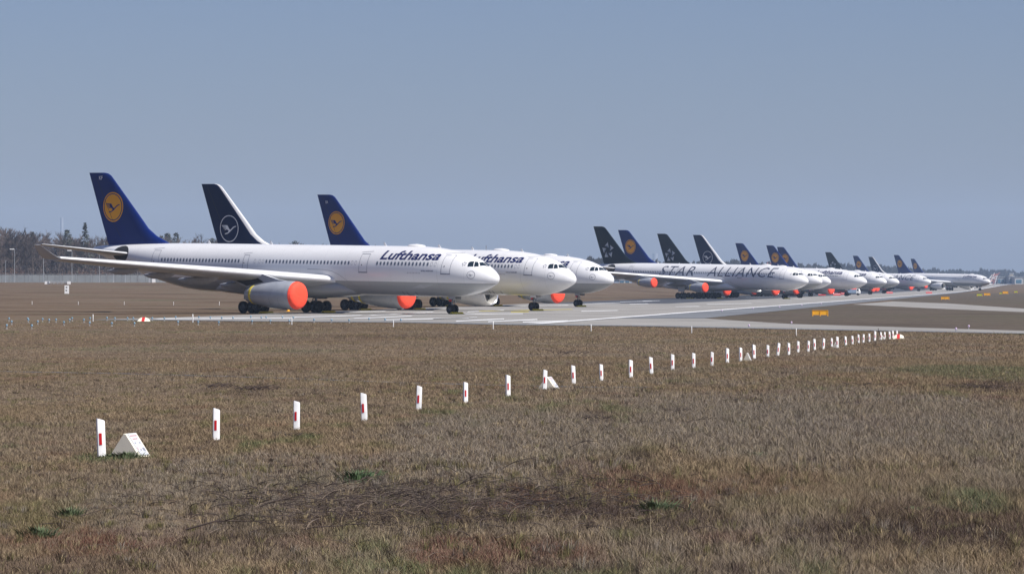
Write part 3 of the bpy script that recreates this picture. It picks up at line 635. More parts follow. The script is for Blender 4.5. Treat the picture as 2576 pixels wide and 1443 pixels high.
def chock(x, y, z, rz, ln, label):
    mb = MB(); mb.loft([[(a, sy * ln / 2, b) for a, b in ((-.22, 0), (.22, 0), (.12, .14), (0, .22), (-.12, .14))] for sy in (-1, 1)])
    o = mb.build('wheel_chock', M['chock'], None, smooth=False); o.location = (x, y, z); o.rotation_euler = (0, 0, rz)
    return tag(o, label, 'wheel chock', 'yellow chocks at the airliner wheels')
LN = []
def plane(*a, **k): L = Liner(*a, **k); LN.append(L); return L
plane('twin', 'old', 'nearest airliner, yellow crane disc on royal blue tail, white over grey body', (-1.5, 418.3 - 4.24 + 4.2), 50.75, mark='KF')
plane('twin', 'new', 'second airliner, dark navy tail with white leading edge and white ring emblem', (7.9, 469.7), 50.75, cover=(1, 0))
plane('short', 'old', 'third airliner from the front, shorter body, yellow disc on blue tail', (14.8, 552.0), 49.5, cover=(1, 1), mark='XA')
plane('quad', 'star', 'four engined airliner with black star emblem tail and large thin capitals along its side', (66.0, 841.9), 46.75, cover=(1, 0), title='star')
plane('twin', 'old', 'airliner whose blue tail with yellow disc overlaps the first black fin', (74.0, 901.6), 47.5, detail=0, cover=(1, 1))
plane('short', 'star', 'airliner with the second black star emblem tail, nose third in the middle cluster', (85.2, 1009.8), 49, detail=0, cover=(1, 1), title='star')
plane('short', 'new', 'distant airliner with navy tail, white leading edge and ring, behind the second black tail', (97.4, 1036.8), 50.5, detail=0, cover=(1, 1))
plane('twin', 'old', 'distant airliner, blue yellow disc tail standing alone right of a white edged navy tail', (119.5, 1205.4), 45, detail=0)
plane('short', 'old', 'distant airliner with blue tail and yellow disc, left one of two overlapping tails', (135.8, 1325.5), 47.5, detail=0)
plane('short', 'old', 'distant airliner with blue tail and yellow disc, right one of two overlapping tails', (141.7, 1382.6), 44.5, detail=0, title='none')
plane('short', 'star', 'far airliner with the third and smallest black star emblem tail', (181.8, 1639.1), 45.5, detail=0, title='star')
plane('short', 'old', 'far airliner with small bright blue tail and yellow disc, left of the far navy tail', (216, 1900), 43, detail=0, title='none')
plane('short', 'new', 'far airliner with small navy tail and white ring emblem between two yellow disc tails', (234, 2010), 42.5, detail=0, title='none')
plane('twin', 'old', 'far airliner with bright blue tail and white uncovered engines, nose farthest right', (221.1, 1746.1), 37.75, detail=0, cover=(0, 0), white_nacelle=True)
plane('twin', 'old', 'farthest airliner, small blue tail with yellow disc at the right end of the row', (268.9, 2146.9), 34.75, detail=0, title='none')
NM = ['nearest airliner', 'second airliner with the navy tail', 'third airliner with the shorter body', 'four engined airliner with large letters']
for i, L in enumerate(LN[:4]):
    m = L.root.rotation_euler.z
    for (lx, ly, ln, what) in ((.62, 0, 2.0, 'nose wheels'), (L.ng - (32.05 - L.wo) + 1.95, -5.34, 2.1, 'near main wheels'), (L.ng - (32.05 - L.wo) + 1.95, 5.34, 2.1, 'far main wheels')):
        p = Matrix.Rotation(m, 3, 'Z') @ Vector((lx, ly, 0)) + L.root.location
        chock(p.x, p.y, L.gz, m, ln, 'yellow chock against the %s of the %s' % (what, NM[i]))

# ------------------------------------------------------------------ red and white delineator posts
def make_post():
    mb = MB(); o = []
    prof = [(-.062, .030), (-.05, .055), (.02, .06), (.062, .034), (.062, -.034), (.02, -.06), (-.05, -.055), (-.062, -.030)]
    top = [1.0, 1.0, .965, .94, .94, .965, 1.0, 1.0]
    mb.loft([[(x, y, 0) for x, y in prof], [(x, y, .9) for x, y in prof], [(x * .93, y * .85, t) for (x, y), t in zip(prof, top)]])
    root = mb.build('marker_post', M['post'])
    mb = MB(); mb.box((-.012, -.0585, .465), (.040, .016, .30)); mb.build('reflector', M['refl'], root, smooth=False)
    mb = MB(); mb.loft([[(x * 1.12, y * 1.15, z) for x, y in prof] for z in (0, .025)]); mb.build('post_foot', M['panel'], root, smooth=False)
    return root
P0 = [(256, 1050, 1147), (544, 1024, 1106), (746, 1006, 1079), (917, 986, 1058), (1053, 968, 1032), (1171, 959, 1013), (1278, 941, 996), (1370, 928, 978), (1443.5, 917, 965), (1513, 914, 957), (1587, 903, 949), (1639, 896, 940), (1692, 889, 930)]
P1 = [(20, 408, 530), (161, 400, 513), (280, 372, 490), (384, 366, 476), (488, 345, 458), (595, 347, 447), (670, 331, 433), (757, 331, 425), (829, 318, 407), (907, 315, 402), (957, 300, 388), (1024, 296, 383), (1090, 295, 362), (1133, 283, 374), (1199, 281, 355), (1251, 277, 347), (1298, 266, 334), (1334, 265, 332),
      (1381, 259, 326), (1423, 241, 318), (1472, 248, 312), (1500, 247, 305), (1539, 243, 307), (1562, 238, 300), (1594, 237, 297)]
posts = P0 + [(1738.5 + a * .3248, 753.3 + b * .3248, 753.3 + c * .3248) for a, b, c in P1]
ords = ['nearest', 'second', 'third', 'fourth', 'fifth', 'sixth', 'seventh', 'eighth', 'ninth', 'tenth', 'eleventh', 'twelfth', 'thirteenth', 'fourteenth', 'fifteenth', 'sixteenth', 'seventeenth', 'eighteenth', 'nineteenth', 'twentieth']
proto = None
for i, (x, t, b) in enumerate(posts):
    g_ = ground(x, b); s_ = FPX / g_.y; h_ = (b - t) / s_
    if i < 20: lb = 'white post with red reflector, %s of the long diagonal row from the left' % ords[i]
    else: lb = 'small far white post with red reflector, %s from the right end of the diagonal row' % ords[len(posts) - 1 - i].replace('nearest', 'first')
    if i == 0: lb = 'largest white post with red reflector standing left of the big cream pyramid block'
    o = make_post() if proto is None else dup(proto, (0, 0, 0))
    if proto is None: proto = o; tag(o, lb, 'marker post', 'white posts with red reflectors in a diagonal row')
    o['label'] = lb; o.location = g_ + Vector((0, 0, -.01)); k = h_; o.scale = (k * 1.72, k * 1.3, k)
    o.rotation_euler = (R(random.uniform(-3, 3)), R(random.uniform(-3, 3) + (5 if i == 19 else 0)), R(random.uniform(-14, 14) + 8))

# ------------------------------------------------------------------ cream pyramid blocks
def make_block():
    mb = MB(); W_, H_, L_ = .68, .45, .55; a = W_ / 2
    tri = [(-a, 0), (a, 0), (.022, H_), (-.022, H_)]
    mb.loft([[(x * .97, -L_ / 2, z * .98) for x, z in tri], [(x, -L_ / 2 + .02, z) for x, z in tri], [(x, L_ / 2 - .02, z) for x, z in tri], [(x * .97, L_ / 2, z * .98) for x, z in tri]])
    root = mb.build('marker_block', M['cream'])
    # sloping notice panel on the right flank
    p0 = Vector((a, 0, 0)); p1 = Vector((.022, 0, H_)); n_ = Vector((H_, 0, a - .022)).normalized()
    def sl(u, v, l=.004): return p0.lerp(p1, v) + Vector((0, u * L_, 0)) + n_ * l
    mb = MB(); q = [(-.36, .05), (.36, .05), (.36, .99), (-.36, .99)]
    mb.add([sl(u, v, .002) for u, v in q] + [sl(u, v, .012) for u, v in q], [(3, 2, 1, 0), (4, 5, 6, 7), (0, 1, 5, 4), (1, 2, 6, 5), (2, 3, 7, 6), (3, 0, 4, 7)])
    pan = mb.build('notice_panel', M['panel'], root, smooth=False)
    for (v0, v1, us, m_) in [(.86, .90, [(-.3, -.22), (-.2, -.08), (-.06, .06), (.09, .2), (.22, .3)], 'print_red'), (.73, .77, [(-.22, -.12), (-.1, .02), (.05, .2)], 'print_red'), (.55, .60, [(-.26, -.16), (.14, .24)], 'print_grey'), (.22, .36, [(.12, .2), (.22, .3)], 'print_grey'), (.25, .31, [(-.12, -.02)], 'print_grey'), (.28, .4, [(-.3, -.26)], 'print_red'), (.05, .075, [(-.34, .34)], 'print_grey')]:
        mb = MB()
        for u0, u1 in us: mb.add([sl(u0, v0, .015), sl(u1, v0, .015), sl(u1, v1, .015), sl(u0, v1, .015)], [(0, 1, 2, 3)])
        mb.build('printed_marks', M[m_], pan, smooth=False)
    return root
bl = None
for i, (x0, x1, yb, yt, lb) in enumerate([(276, 378, 1148, 1090, 'largest cream pyramid block with sloping notice panel, beside the nearest white post'), (1352, 1409, 978, 948, 'cream pyramid block with notice panel half hidden behind a white post at the grey path'),
                                          (1867.5, 1893, 908.5, 888, 'small cream pyramid block between two posts right of centre'), (2092, 2111, 875, 861.5, 'tiny cream pyramid block in front of two close posts'), (2209, 2228, 855, 844, 'farthest cream pyramid block at the end of the post row')]):
    g_ = ground((x0 + x1) / 2, yb - 1); s_ = FPX / g_.y; k = (yb - yt) / s_ / .45
    o = make_block() if bl is None else dup(bl, (0, 0, 0))
    if bl is None: bl = o; tag(o, lb, 'marker block', 'cream pyramid marker blocks along the post row')
    o['label'] = lb; o.location = g_; o.rotation_euler = (0, 0, R(-18)); w_ = (x1 - x0) / s_; o.scale = (w_ / .82, w_ / .82 if i < 2 else w_ / .82 * .5, k)

# red and white tent markers
def tent(x0, x1, yb, yt, lb):
    g_ = ground((x0 + x1) / 2, yb); s_ = FPX / g_.y; w_ = (x1 - x0) / s_; h_ = (yb - yt) / s_
    root = empty('runway_tent_marker', g_, R(-8)); tag(root, lb, 'tent marker', 'red and white tent markers')
    for a, b, m_ in ((-.5, -.14, 'cream'), (-.14, .12, 'redpaint'), (.12, .5, 'cream')):
        mb = MB(); ra = []
        for u in (a, b):
            e = .72 if abs(u) == .5 else 1
            ra.append([(u * w_, -.35 * w_, 0), (u * w_ * (.8 if e < 1 else 1), 0, h_ * e), (u * w_, .35 * w_, 0)])
        mb.loft(ra); mb.build('board', M[m_], root, smooth=False)
tent(347, 377, 808, 797.5, 'red and white striped tent marker at the left start of the taxiway')
tent(2246, 2275, 852, 840, 'red and white striped tent marker at the far end of the post row')

# slim white pegs
def make_peg():
    mb = MB(); mb.lathe([(0, .045), (.02, .05), (.82, .05), (.93, .03), (.96, 0)], (0, 0, 0), (0, 0, 1), 10)
    r_ = mb.build('marker_peg', M['post']); mb = MB(); mb.lathe([(.0, .09), (.05, .08), (.05, 0)], (0, 0, 0), (0, 0, 1), 10); mb.build('peg_foot', M['panel'], r_); return r_
pegs = [(80.7, 757, 765.6, 'far'), (197, 758, 766, 'far'), (312.6, 758, 766.4, 'far'), (436.7, 758.5, 767, 'far'), (551.8, 758, 767.5, 'far')] + \
       [(x, t, b, 'near') for x, t, b in [(234, 790, 808), (485, 789.5, 811), (734, 797, 816), (989.6, 805, 822), (1240.6, 808, 828), (1487, 815, 833), (1740, 820, 838), (2003, 825, 844)]]
pw = ['leftmost', 'second', 'third', 'fourth', 'fifth', 'sixth', 'seventh', 'rightmost']
pg = None
for i, (x, t, b, w_) in enumerate(pegs):
    g_ = ground(x, b); s_ = FPX / g_.y; k = (b - t) / s_ / .96
    lb = 'slim white peg, %s of the far row on the grass behind the taxiway' % pw[i] if w_ == 'far' else 'slim white peg, %s of the near row along the taxiway edge' % pw[i - 5]
    o = make_peg() if pg is None else dup(pg, (0, 0, 0))
    if pg is None: pg = o; tag(o, lb, 'marker peg', 'slim white pegs in rows across the grass')
    o['label'] = lb; o.location = g_; o.scale = (k * 1.15, k * 1.15, k)

# blue airfield lights
def make_light(lens):
    mb = MB(); mb.tube((0, 0, 0), (0, 0, .24), .035, n=8); mb.lathe([(0, .10), (.03, .09), (.03, 0)], (0, 0, 0), (0, 0, 1), 10)
    r_ = mb.build('taxiway_light', M['grey']); mb = MB(); mb.lathe([(0, .05), (.02, .10), (.12, .10), (.18, .06), (.20, 0)], (0, 0, .22), (0, 0, 1), 12); mb.build('lens', M[lens], r_); return r_
L1 = [(75, 1325), (97, 1352), (56, 1387), (232, 1325), (237, 1337), (265, 1388), (315, 1352), (356, 1330), (410, 1336), (468, 1335), (533, 1358), (582, 1335), (602, 1322), (700, 1335), (752, 1322), (749, 1363), (893, 1320), (934, 1367), (959, 1322), (1065, 1322), (1113, 1322), (1123, 1367), (1271, 1322), (1373, 1322), (1467, 1312), (1487, 1355),
      (1661, 1312), (1655, 1355), (1757, 1315), (1827, 1358), (1852, 1318), (1947, 1318), (2095, 1308), (2105, 1348)]
L2 = [(165, 935), (213, 933), (255, 970), (375, 930), (443, 970), (482, 935), (688, 960), (863, 962), (1037, 965), (1235, 950), (1395, 957), (1552, 962)]
pts = [(a * .3012, 405.7 + b * .3012 + 3) for a, b in L1] + [(615.7 + a * .2531, 565 + b * .2531 + 3) for a, b in L2]
lt = make_light('bluelens'); tag(lt, 'small blue lensed light on a short stem in the grass near the taxiway', 'airfield light', 'small blue lights scattered before the taxiway')
for i, (x, y) in enumerate(pts):
    o = lt if i == 0 else dup(lt, (0, 0, 0)); g_ = ground(x, y); o.location = g_; k = .85; o.scale = (k, k, k)
    o.rotation_euler = (0, 0, random.uniform(0, 6))
    o['label'] = 'small blue lensed light on a short stem, ' + ('far left grass' if x < 110 else 'left of the striped tent marker' if x < 347 else 'before the nearest airliner')
vt = make_light('pinklens'); tag(vt, 'white and violet light at the near edge of the lower right crossing', 'airfield light', 'violet and amber edge lights at the right')
for i, (x, y, lb) in enumerate([(1884, 826, 'white and violet light on the grass below the lower crossing, left one'), (1991, 818, 'white and violet light beside the grass island above the lower crossing'), (2405, 835, 'white and violet light on the lower crossing at the right'), (2437, 828, 'white and violet light at the upper edge of the lower crossing at the right')]):
    o = vt if i == 0 else dup(vt, (0, 0, 0)); o['label'] = lb; o.location = ground(x, y); o.scale = (.75, .75, .8)
at = make_light('orange_sign') if False else None
for i, (zx, zy) in enumerate([(238, 100), (478, 81), (685, 70), (857, 55), (1007, 43)]):
    o = dup(vt, ground(1738.5 + zx * .3248, 753.3 + zy * .3248)); o.scale = (.9, .9, .8)
    o['label'] = 'tiny light on the grey taxiway shoulder, %s from the left' % ['first', 'second', 'third', 'fourth', 'fifth'][i]

# orange and lime taxi signs
def sign(x0, x1, yt, yb, m_, n_, lb, legs=3):
    g_ = ground((x0 + x1) / 2, yb); s_ = FPX / g_.y; w_ = (x1 - x0) / s_; h_ = (yb - yt) / s_
    root = empty('taxiway_sign', g_, R(4)); tag(root, lb, 'taxiway sign', 'orange and lime taxiway signs')
    pw_ = w_ / n_
    for i in range(n_):
        cx_ = -w_ / 2 + pw_ * (i + .5); mb = MB(); mb.box((cx_, 0, h_ * .60), (pw_ * .97, .35, h_ * .76)); pn = mb.build('sign_face', M[m_], root, smooth=False)
        mb = MB(); mb.box((cx_, -.01, h_ * .98), (pw_ * .99, .4, h_ * .05)); mb.build('top_rail', M['grey'] if m_ == 'x' else M[m_], root, smooth=False)
    for i in range(n_ + 1):
        mb = MB(); xx = -w_ / 2 + pw_ * i; xx = max(-w_ / 2 + .05, min(w_ / 2 - .05, xx)); mb.box((xx, -.2, h_ * .42), (.09, .06, h_ * .84)); mb.build('leg', M['orange_sign'], root, smooth=False)
sign(2042.5, 2083, 780, 795, 'orange_sign', 2, 'large two panel orange sign on the near grass island')
sign(2367, 2388, 746, 754, 'orange_sign', 2, 'small two panel orange sign on the far grass island')
sign(2457, 2471, 739, 745, 'green_sign', 1, 'lime sign left of a small orange sign on far grass')
sign(2475, 2491, 737, 744, 'orange_sign', 2, 'orange sign just right of the lime sign on far grass')
sign(2514, 2522, 735.5, 740, 'green_sign', 1, 'tiny lime sign touching the farthest orange sign')
sign(2522, 2536, 732.5, 740, 'orange_sign', 1, 'farthest orange sign at the right edge')
sign(2551, 2560, 732, 736.5, 'green_sign', 1, 'rightmost tiny lime sign')

# small tug and red barriers among the far airliners
g_ = ground(2146, 742.5); tr = empty('service_truck', g_, R(-12)); tag(tr, 'small white service truck with blue flank parked under the far airliners', 'truck')
mb = MB(); mb.box((-.3, 0, 1.25), (2.6, 1.8, 1.1)); mb.build('cargo_box', mat('truck_blue_grey', (0.32, 0.42, 0.56), .4, var=.1, scale=1), tr, smooth=False)
mb = MB(); mb.loft([[(1.05, y, .55), (2.1, y, .55), (2.15, y, 1.15), (1.85, y, 1.95), (1.05, y, 2.0)] for y in (-.9, .9)]); mb.build('cab', M['post'], tr, smooth=False)
mb = MB(); mb.box((1.5, -.905, 1.55), (.5, .02, .45)); mb.build('window', M['glass'], tr, smooth=False)
for x in (-1.1, 1.5):
    for y in (-.8, .8): mb = MB(); mb.lathe([(-.12, 0), (-.12, .36), (.12, .36), (.12, 0)], (x, y, .36), (0, 1, 0), 16); mb.build('wheel', M['tyre'], tr)
mb = MB(); mb.box((.3, 0, .6), (3.6, 1.7, .2)); mb.build('chassis', M['dark'], tr, smooth=False)
rb = None
for i, (x, y, lb) in enumerate([(2068, 743, 'low red barrier left of the service truck'), (2105, 743, 'second low red barrier left of the service truck'), (2124, 741, 'low red barrier close behind the service truck'), (2238, 738, 'low red barrier under the farther noses'), (2337, 738, 'low red barrier near the taxiway line, farthest right')]):
    g_ = ground(x, y)
    if rb is None:
        mb = MB(); mb.loft([[(-1.1, -.25, 0), (-1.1, .25, 0), (-1.1, .12, .7), (-1.1, -.12, .7)], [(1.1, -.25, 0), (1.1, .25, 0), (1.1, .12, .7), (1.1, -.12, .7)]]); rb = mb.build('barrier', M['redpaint'], smooth=False); tag(rb, lb, 'barrier', 'low red barriers under the far airliners')
        mb = MB(); mb.box((0, -.20, .45), (2.1, .03, .12)); mb.build('white_stripe', M['post'], rb, smooth=False)
        o = rb
    else: o = dup(rb, (0, 0, 0), label=lb)
    o.location = g_
# amber cones near the first airliner
cn = None
for i, (x, y, lb) in enumerate([(725, 783, 'small orange and white cone behind the nearest engine'), (635.7, 768, 'small orange cone on the far grass left of the engine')][:1]):
    g_ = ground(x, y); r_ = empty('traffic_cone', g_); tag(r_, lb, 'cone'); mb = MB(); mb.lathe([(0, .2), (.28, .13)], (0, 0, .03), (0, 0, 1), 14); mb.build('lower_cone', M['orange_sign'], r_)
    mb = MB(); mb.lathe([(.28, .13), (.5, .07), (.62, .03), (.62, 0)], (0, 0, .03), (0, 0, 1), 14); mb.build('white_band', M['post'], r_); mb = MB(); mb.box((0, 0, .02), (.5, .5, .04)); mb.build('base', M['orange_sign'], r_, smooth=False)

# ------------------------------------------------------------------ left side: fence, lamps, boxes
fz = lambda X, Y: float(terrain(X, Y))
def solid_fence(name, pts, h, lb):
    root = empty(name, (pts[0][0], pts[0][1], fz(*pts[0]))); tag(root, lb, 'fence'); o = root.location
    mb = MB(); k = 0
    for (x0, y0), (x1, y1) in zip(pts[:-1], pts[1:]):
        L_ = math.hypot(x1 - x0, y1 - y0); n_ = int(L_ / 2.5)
        for i in range(n_):
            a = (x0 + (x1 - x0) * i / n_, y0 + (y1 - y0) * i / n_); b = (x0 + (x1 - x0) * (i + 1) / n_, y0 + (y1 - y0) * (i + 1) / n_)
            za = fz(*a) - o.z; zb = fz(*b) - o.z; ax_, ay_ = a[0] - o.x, a[1] - o.y; bx_, by_ = b[0] - o.x, b[1] - o.y; gp = .04
            mb.loft([[(ax_ + gp, ay_, za), (ax_ + gp, ay_ + .12, za), (ax_ + gp, ay_ + .12, za + h), (ax_ + gp, ay_, za + h)], [(bx_ - gp, by_, zb), (bx_ - gp, by_ + .12, zb), (bx_ - gp, by_ + .12, zb + h), (bx_ - gp, by_, zb + h)]])
    mb.build('fence_panel', M['fence'], root, smooth=False)
    mp_ = MB(); mw = MB()
    for (x0, y0), (x1, y1) in zip(pts[:-1], pts[1:]):
        L_ = math.hypot(x1 - x0, y1 - y0); n_ = int(L_ / 5)
        for i in range(n_):
            x = x0 + (x1 - x0) * i / n_; y = y0 + (y1 - y0) * i / n_; z = fz(x, y) - o.z
            mp_.box((x - o.x, y - o.y - .06, z + h / 2 + .25), (.07, .07, h + .5))
        for dz in (.2, .4):
            for i in range(n_):
                a = (x0 + (x1 - x0) * i / n_, y0 + (y1 - y0) * i / n_); b = (x0 + (x1 - x0) * (i + 1) / n_, y0 + (y1 - y0) * (i + 1) / n_)
                mw.tube((a[0] - o.x, a[1] - o.y, fz(*a) - o.z + h + dz), (b[0] - o.x, b[1] - o.y, fz(*b) - o.z + h + dz), .05, n=3, cap=False)
    q = tag(mp_.build('fence_post', M['grey'], root, smooth=False), kind='stuff'); mw.build('barbed_wire', M['strut'], root)
M['fence'] = mat('fence_sheet', (0.19, 0.205, 0.215), .6, var=.14, scale=.35, detail=3)
fpts = [(-215, 1235), (-120, 1262), (-60, 1300), (10, 1350)]
solid_fence('perimeter_fence', fpts, 2.5, 'long pale grey sheet metal perimeter fence in front of the bare wood')
def lamp(x, yt, yb, lb, arm=-1):
    Yd = 1225; X_ = (x - CX) / FPX * Yd; z0 = fz(X_, Yd); h_ = HC + (HY - yt) * Yd / FPX - z0
    r_ = empty('lamp_post', (X_, Yd, z0)); tag(r_, lb, 'lamp post', 'lamp posts in front of the fence')
    mb = MB(); mb.tube((0, 0, 0), (0, 0, h_), .10, .06, 8); mb.build('pole', M['grey'], r_)
    mb = MB(); mb.tube((0, 0, h_), (arm * .9, 0, h_ + .05), .06, n=6); mb.build('arm', M['grey'], r_)
    mb = MB(); mb.box((arm * .85, 0, h_ + .08), (1.35, .5, .28)); mb.build('lamp_head', M['post'], r_, smooth=False)
for x, yt, lb in [(36.6, 627, 'leftmost lamp post with white head before the bare trees'), (109.5, 629, 'second lamp post, its head hidden behind the long wing tip'), (181, 630.5, 'third lamp post standing below the tail plane of the nearest airliner'), (250, 633, 'fourth lamp post showing below the wing of the nearest airliner'), (315.5, 635, 'fifth lamp post right of the others, below the wing')]:
    lamp(x, yt, 711, lb)
for x, yt, lb in [(14, 655, 'slim bare pole at the left edge of the wood'), (285, 640, 'slim bare pole between two lamp posts')]:
    Yd = 1229; X_ = (x - CX) / FPX * Yd; z0 = fz(X_, Yd); h_ = HC + (HY - yt) * Yd / FPX - z0; mb = MB(); mb.tube((0, 0, 0), (0, 0, h_), .10, .06, 6); mb.tube((0, 0, 0), (0, 0, .5), .2, .16, 6)
    mb.box((0, 0, h_), (.5, .2, .1)); o = mb.build('pole', M['grey']); o.location = (X_, Yd, z0); tag(o, lb, 'pole')
# white cabinet and pillar by the fence
def backp(px, Yd): X_ = (px - CX) / FPX * Yd; return Vector((X_, Yd, fz(X_, Yd)))
r_ = empty('utility_cabinet', backp(385, 1200)); tag(r_, 'white utility cabinet with dark side pillar at the fence under the tail', 'cabinet')
mb = MB(); mb.box((.2, 0, .75), (1.0, .8, 1.5)); mb.build('housing', M['post'], r_, smooth=False); mb = MB(); mb.box((.2, 0, 1.55), (1.2, .95, .12)); mb.build('lid', M['grey'], r_, smooth=False)
mb = MB(); mb.box((-1.1, 0, .9), (.55, .5, 1.8)); mb.build('pillar', M['fair'], r_, smooth=False)
r_ = empty('marker_board', backp(168, 880)); r_.location = ground(168, 739); tag(r_, 'white upright marker board with two dark marks on the far left grass', 'marker board')
k = FPX / r_.location.y; w_ = 11 / k; h_ = 21 / k
mb = MB(); mb.box((0, 0, h_ / 2 + .05), (w_, .3, h_)); mb.build('board', M['post'], r_, smooth=False)
mb = MB(); mb.box((-.1 * w_, -.16, h_ * .42), (w_ * .34, .02, h_ * .13)); mb.build('mark', M['dark'], r_, smooth=False)
mb = MB(); mb.box((-.05 * w_, -.16, h_ * .78), (w_ * .34, .02, h_ * .13)); mb.build('mark', M['dark'], r_, smooth=False)
for x in (-.35, .35): mb = MB(); mb.box((x * w_, 0, .1), (.08, .2, .2)); mb.build('foot', M['grey'], r_, smooth=False)
g_ = ground(145, 714.5); k = FPX / g_.y; r_ = empty('pipe_frame', g_); tag(r_, 'low grey pipe framework with round drum lying in front of the fence', 'pipe frame'); w_ = 60 / k; h_ = 7 / k
for z in (.25, .6, .95): mb = MB(); mb.tube((-w_ / 2, 0, h_ * z), (w_ / 2, .3, h_ * z), .07, n=6); mb.build('rail', M['grey'], r_)
for i in range(7): mb = MB(); x = -w_ / 2 + w_ * i / 6; mb.tube((x, .1, 0), (x, .1, h_ * 1.1), .07, n=6); mb.build('upright', M['grey'], r_)
mb = MB(); mb.lathe([(-.3, 0), (-.3, h_ * .5), (.3, h_ * .5), (.3, 0)], (-w_ * .38, -.2, h_ * .5), (.3, 1, 0), 16); mb.build('drum', M['fair'], r_)
for x in (-.47, .47): mb = MB(); mb.box((x * w_, 0, h_ * .5), (.9, .8, h_)); mb.build('end_box', M['post'], r_, smooth=False)
# far structures
def tower(px, yt, Yd, r0, r1, name, lb, cat, m_):
    X_ = (px - CX) / FPX * Yd; h_ = HC + (HY - yt) * Yd / FPX - 3; rr_ = empty(name, (X_, Yd, 3.0)); tag(rr_, lb, cat)
    mb = MB(); mb.tube((0, 0, 0), (0, 0, h_), r0, r1, 20); mb.build('shaft', m_, rr_); mb = MB(); mb.tube((0, 0, h_), (0, 0, h_ + r1 * .5), r1 * 1.1, r1 * 1.1, 20); mb.build('rim', m_, rr_)
M['far_conc'] = mat('tower_concrete', (0.30, 0.32, 0.35), .8, var=.1, scale=.1)
tower(155.5, 549, 11500, 6.0, 4.6, 'distant_chimney', 'faint distant chimney rising above the wood at left', 'chimney', M['far_conc'])
tower(1648, 641, 11500, 9, 8, 'distant_tower', 'faint distant tower block on the horizon beside the black tail', 'tower', M['far_conc'])
def mast(px, yt, yb, Yd, lb, red=False, w0=1.4, name='lattice_mast'):
    X_ = (px - CX) / FPX * Yd; zb = HC + (HY - yb) * Yd / FPX; zt = HC + (HY - yt) * Yd / FPX; z0 = fz(X_, Yd); rr_ = empty(name, (X_, Yd, z0)); tag(rr_, lb, 'mast'); h_ = zt - z0; n_ = 10; cs = []
    for i in range(n_ + 1): q = w0 * (1 - .8 * i / n_) / 2; cs.append([Vector((a * q, b * q, h_ * i / n_)) for a, b in ((-1, -1), (1, -1), (1, 1), (-1, 1))])
    for i in range(n_):
        mb = MB()
        for j in range(4): mb.tube(cs[i][j], cs[i + 1][j], .09 * w0 / 1.4, n=4); mb.tube(cs[i][j], cs[i + 1][(j + 1) % 4], .06 * w0 / 1.4, n=4)
        mb.build('mast_section', (M['redpaint'] if i % 2 else M['post']) if red else M['strut'], rr_, smooth=False)
mast(1161, 627, 700, 3200, 'left of two thin dark lattice masts above the second airliner', w0=2.2)
mast(1223, 617, 700, 3200, 'right of two thin dark lattice masts above the second airliner', w0=2.6)
mast(1931, 659, 700, 3300, 'left of two small red and white masts behind the letters airliner', True, 1.3)
mast(1939, 660, 700, 3300, 'right of two small red and white masts behind the letters airliner', True, 1.3)
# red white approach frame by the jumbo nose
X_, Yd = (2500 - CX) / FPX * 2900, 2900; rr_ = empty('antenna_frame', (X_, Yd, fz(X_, Yd))); tag(rr_, 'leaning red and white lattice antenna frame beside the jumbo nose', 'antenna frame')
kk = Yd / FPX
def PP(px, py, dy=0): return Vector(((px - 2500) * kk, dy, (714 - py) * kk + HC - fz(X_, Yd)))
for (a, b, c_) in [((2478, 717), (2497, 690), 0), ((2484, 718), (2504, 688), 1), ((2490, 718), (2502, 686), 0), ((2497, 718), (2508, 688), 1), ((2503, 716), (2509, 692), 0), ((2500, 694), (2516, 686), 1), ((2480, 712), (2500, 716), 0), ((2486, 704), (2503, 709), 1), ((2491, 697), (2506, 702), 0), ((2495, 691), (2512, 692), 1), ((2484, 716), (2500, 703), 1), ((2490, 706), (2506, 694), 0)]:
    for dy in (0, 3): mb = MB(); mb.tube(PP(*a, dy), PP(*b, dy), .16, n=5); mb.build('lattice_bar', M['far_red'] if c_ else M['post'], rr_, smooth=False)
# terminal buildings far right
M['wall_w'] = mat('hall_cladding', (0.62, 0.62, 0.60), .6, var=.1, scale=.1); M['wall_g'] = mat('hall_grey', (0.36, 0.38, 0.40), .7, var=.1, scale=.1); M['bglass'] = mat('hall_glass', (0.06, 0.16, 0.24), .2); M['beige'] = mat('beige_tower', (0.62, 0.55, 0.42), .7, var=.1, scale=.2)
def hall(x0, x1, yt, yb, Yd, m_, lb, wins=0, dep=30):
    a = (x0 - CX) / FPX * Yd; b = (x1 - CX) / FPX * Yd; k = Yd / FPX; z0 = fz((a + b) / 2, Yd); h_ = HC + (HY - yt) * k - z0
    rr_ = empty('airport_hall', ((a + b) / 2, Yd, z0)); tag(rr_, lb, 'building'); w_ = b - a
    mb = MB(); mb.box((0, dep / 2, h_ / 2), (w_, dep, h_)); mb.build('wall', m_, rr_, smooth=False); mb = MB(); mb.box((0, dep / 2, h_ + .2), (w_ + .8, dep + .8, .5)); mb.build('roof', M['wall_g'], rr_, smooth=False)
    for i in range(wins):
        q = w_ / wins; mb = MB(); mb.box((-w_ / 2 + q * (i + .5), -.05, h_ * .42), (q * .72, .2, h_ * .55)); mb.build('window', M['bglass'], rr_, smooth=False)
hall(2509, 2537, 697, 716, 3300, M['wall_g'], 'long low grey hall behind the antenna frame', 3)
hall(2538, 2552, 695, 716, 3280, M['fair'], 'square grey block under the beige tower at the far right', 1)
hall(2553, 2573, 698, 717, 3260, M['wall_w'], 'white fronted hall with wide blue glass at the far right', 1)
hall(2575, 2610, 698, 717, 3260, M['wall_w'], 'white hall with blue glass cut by the right picture edge', 2)
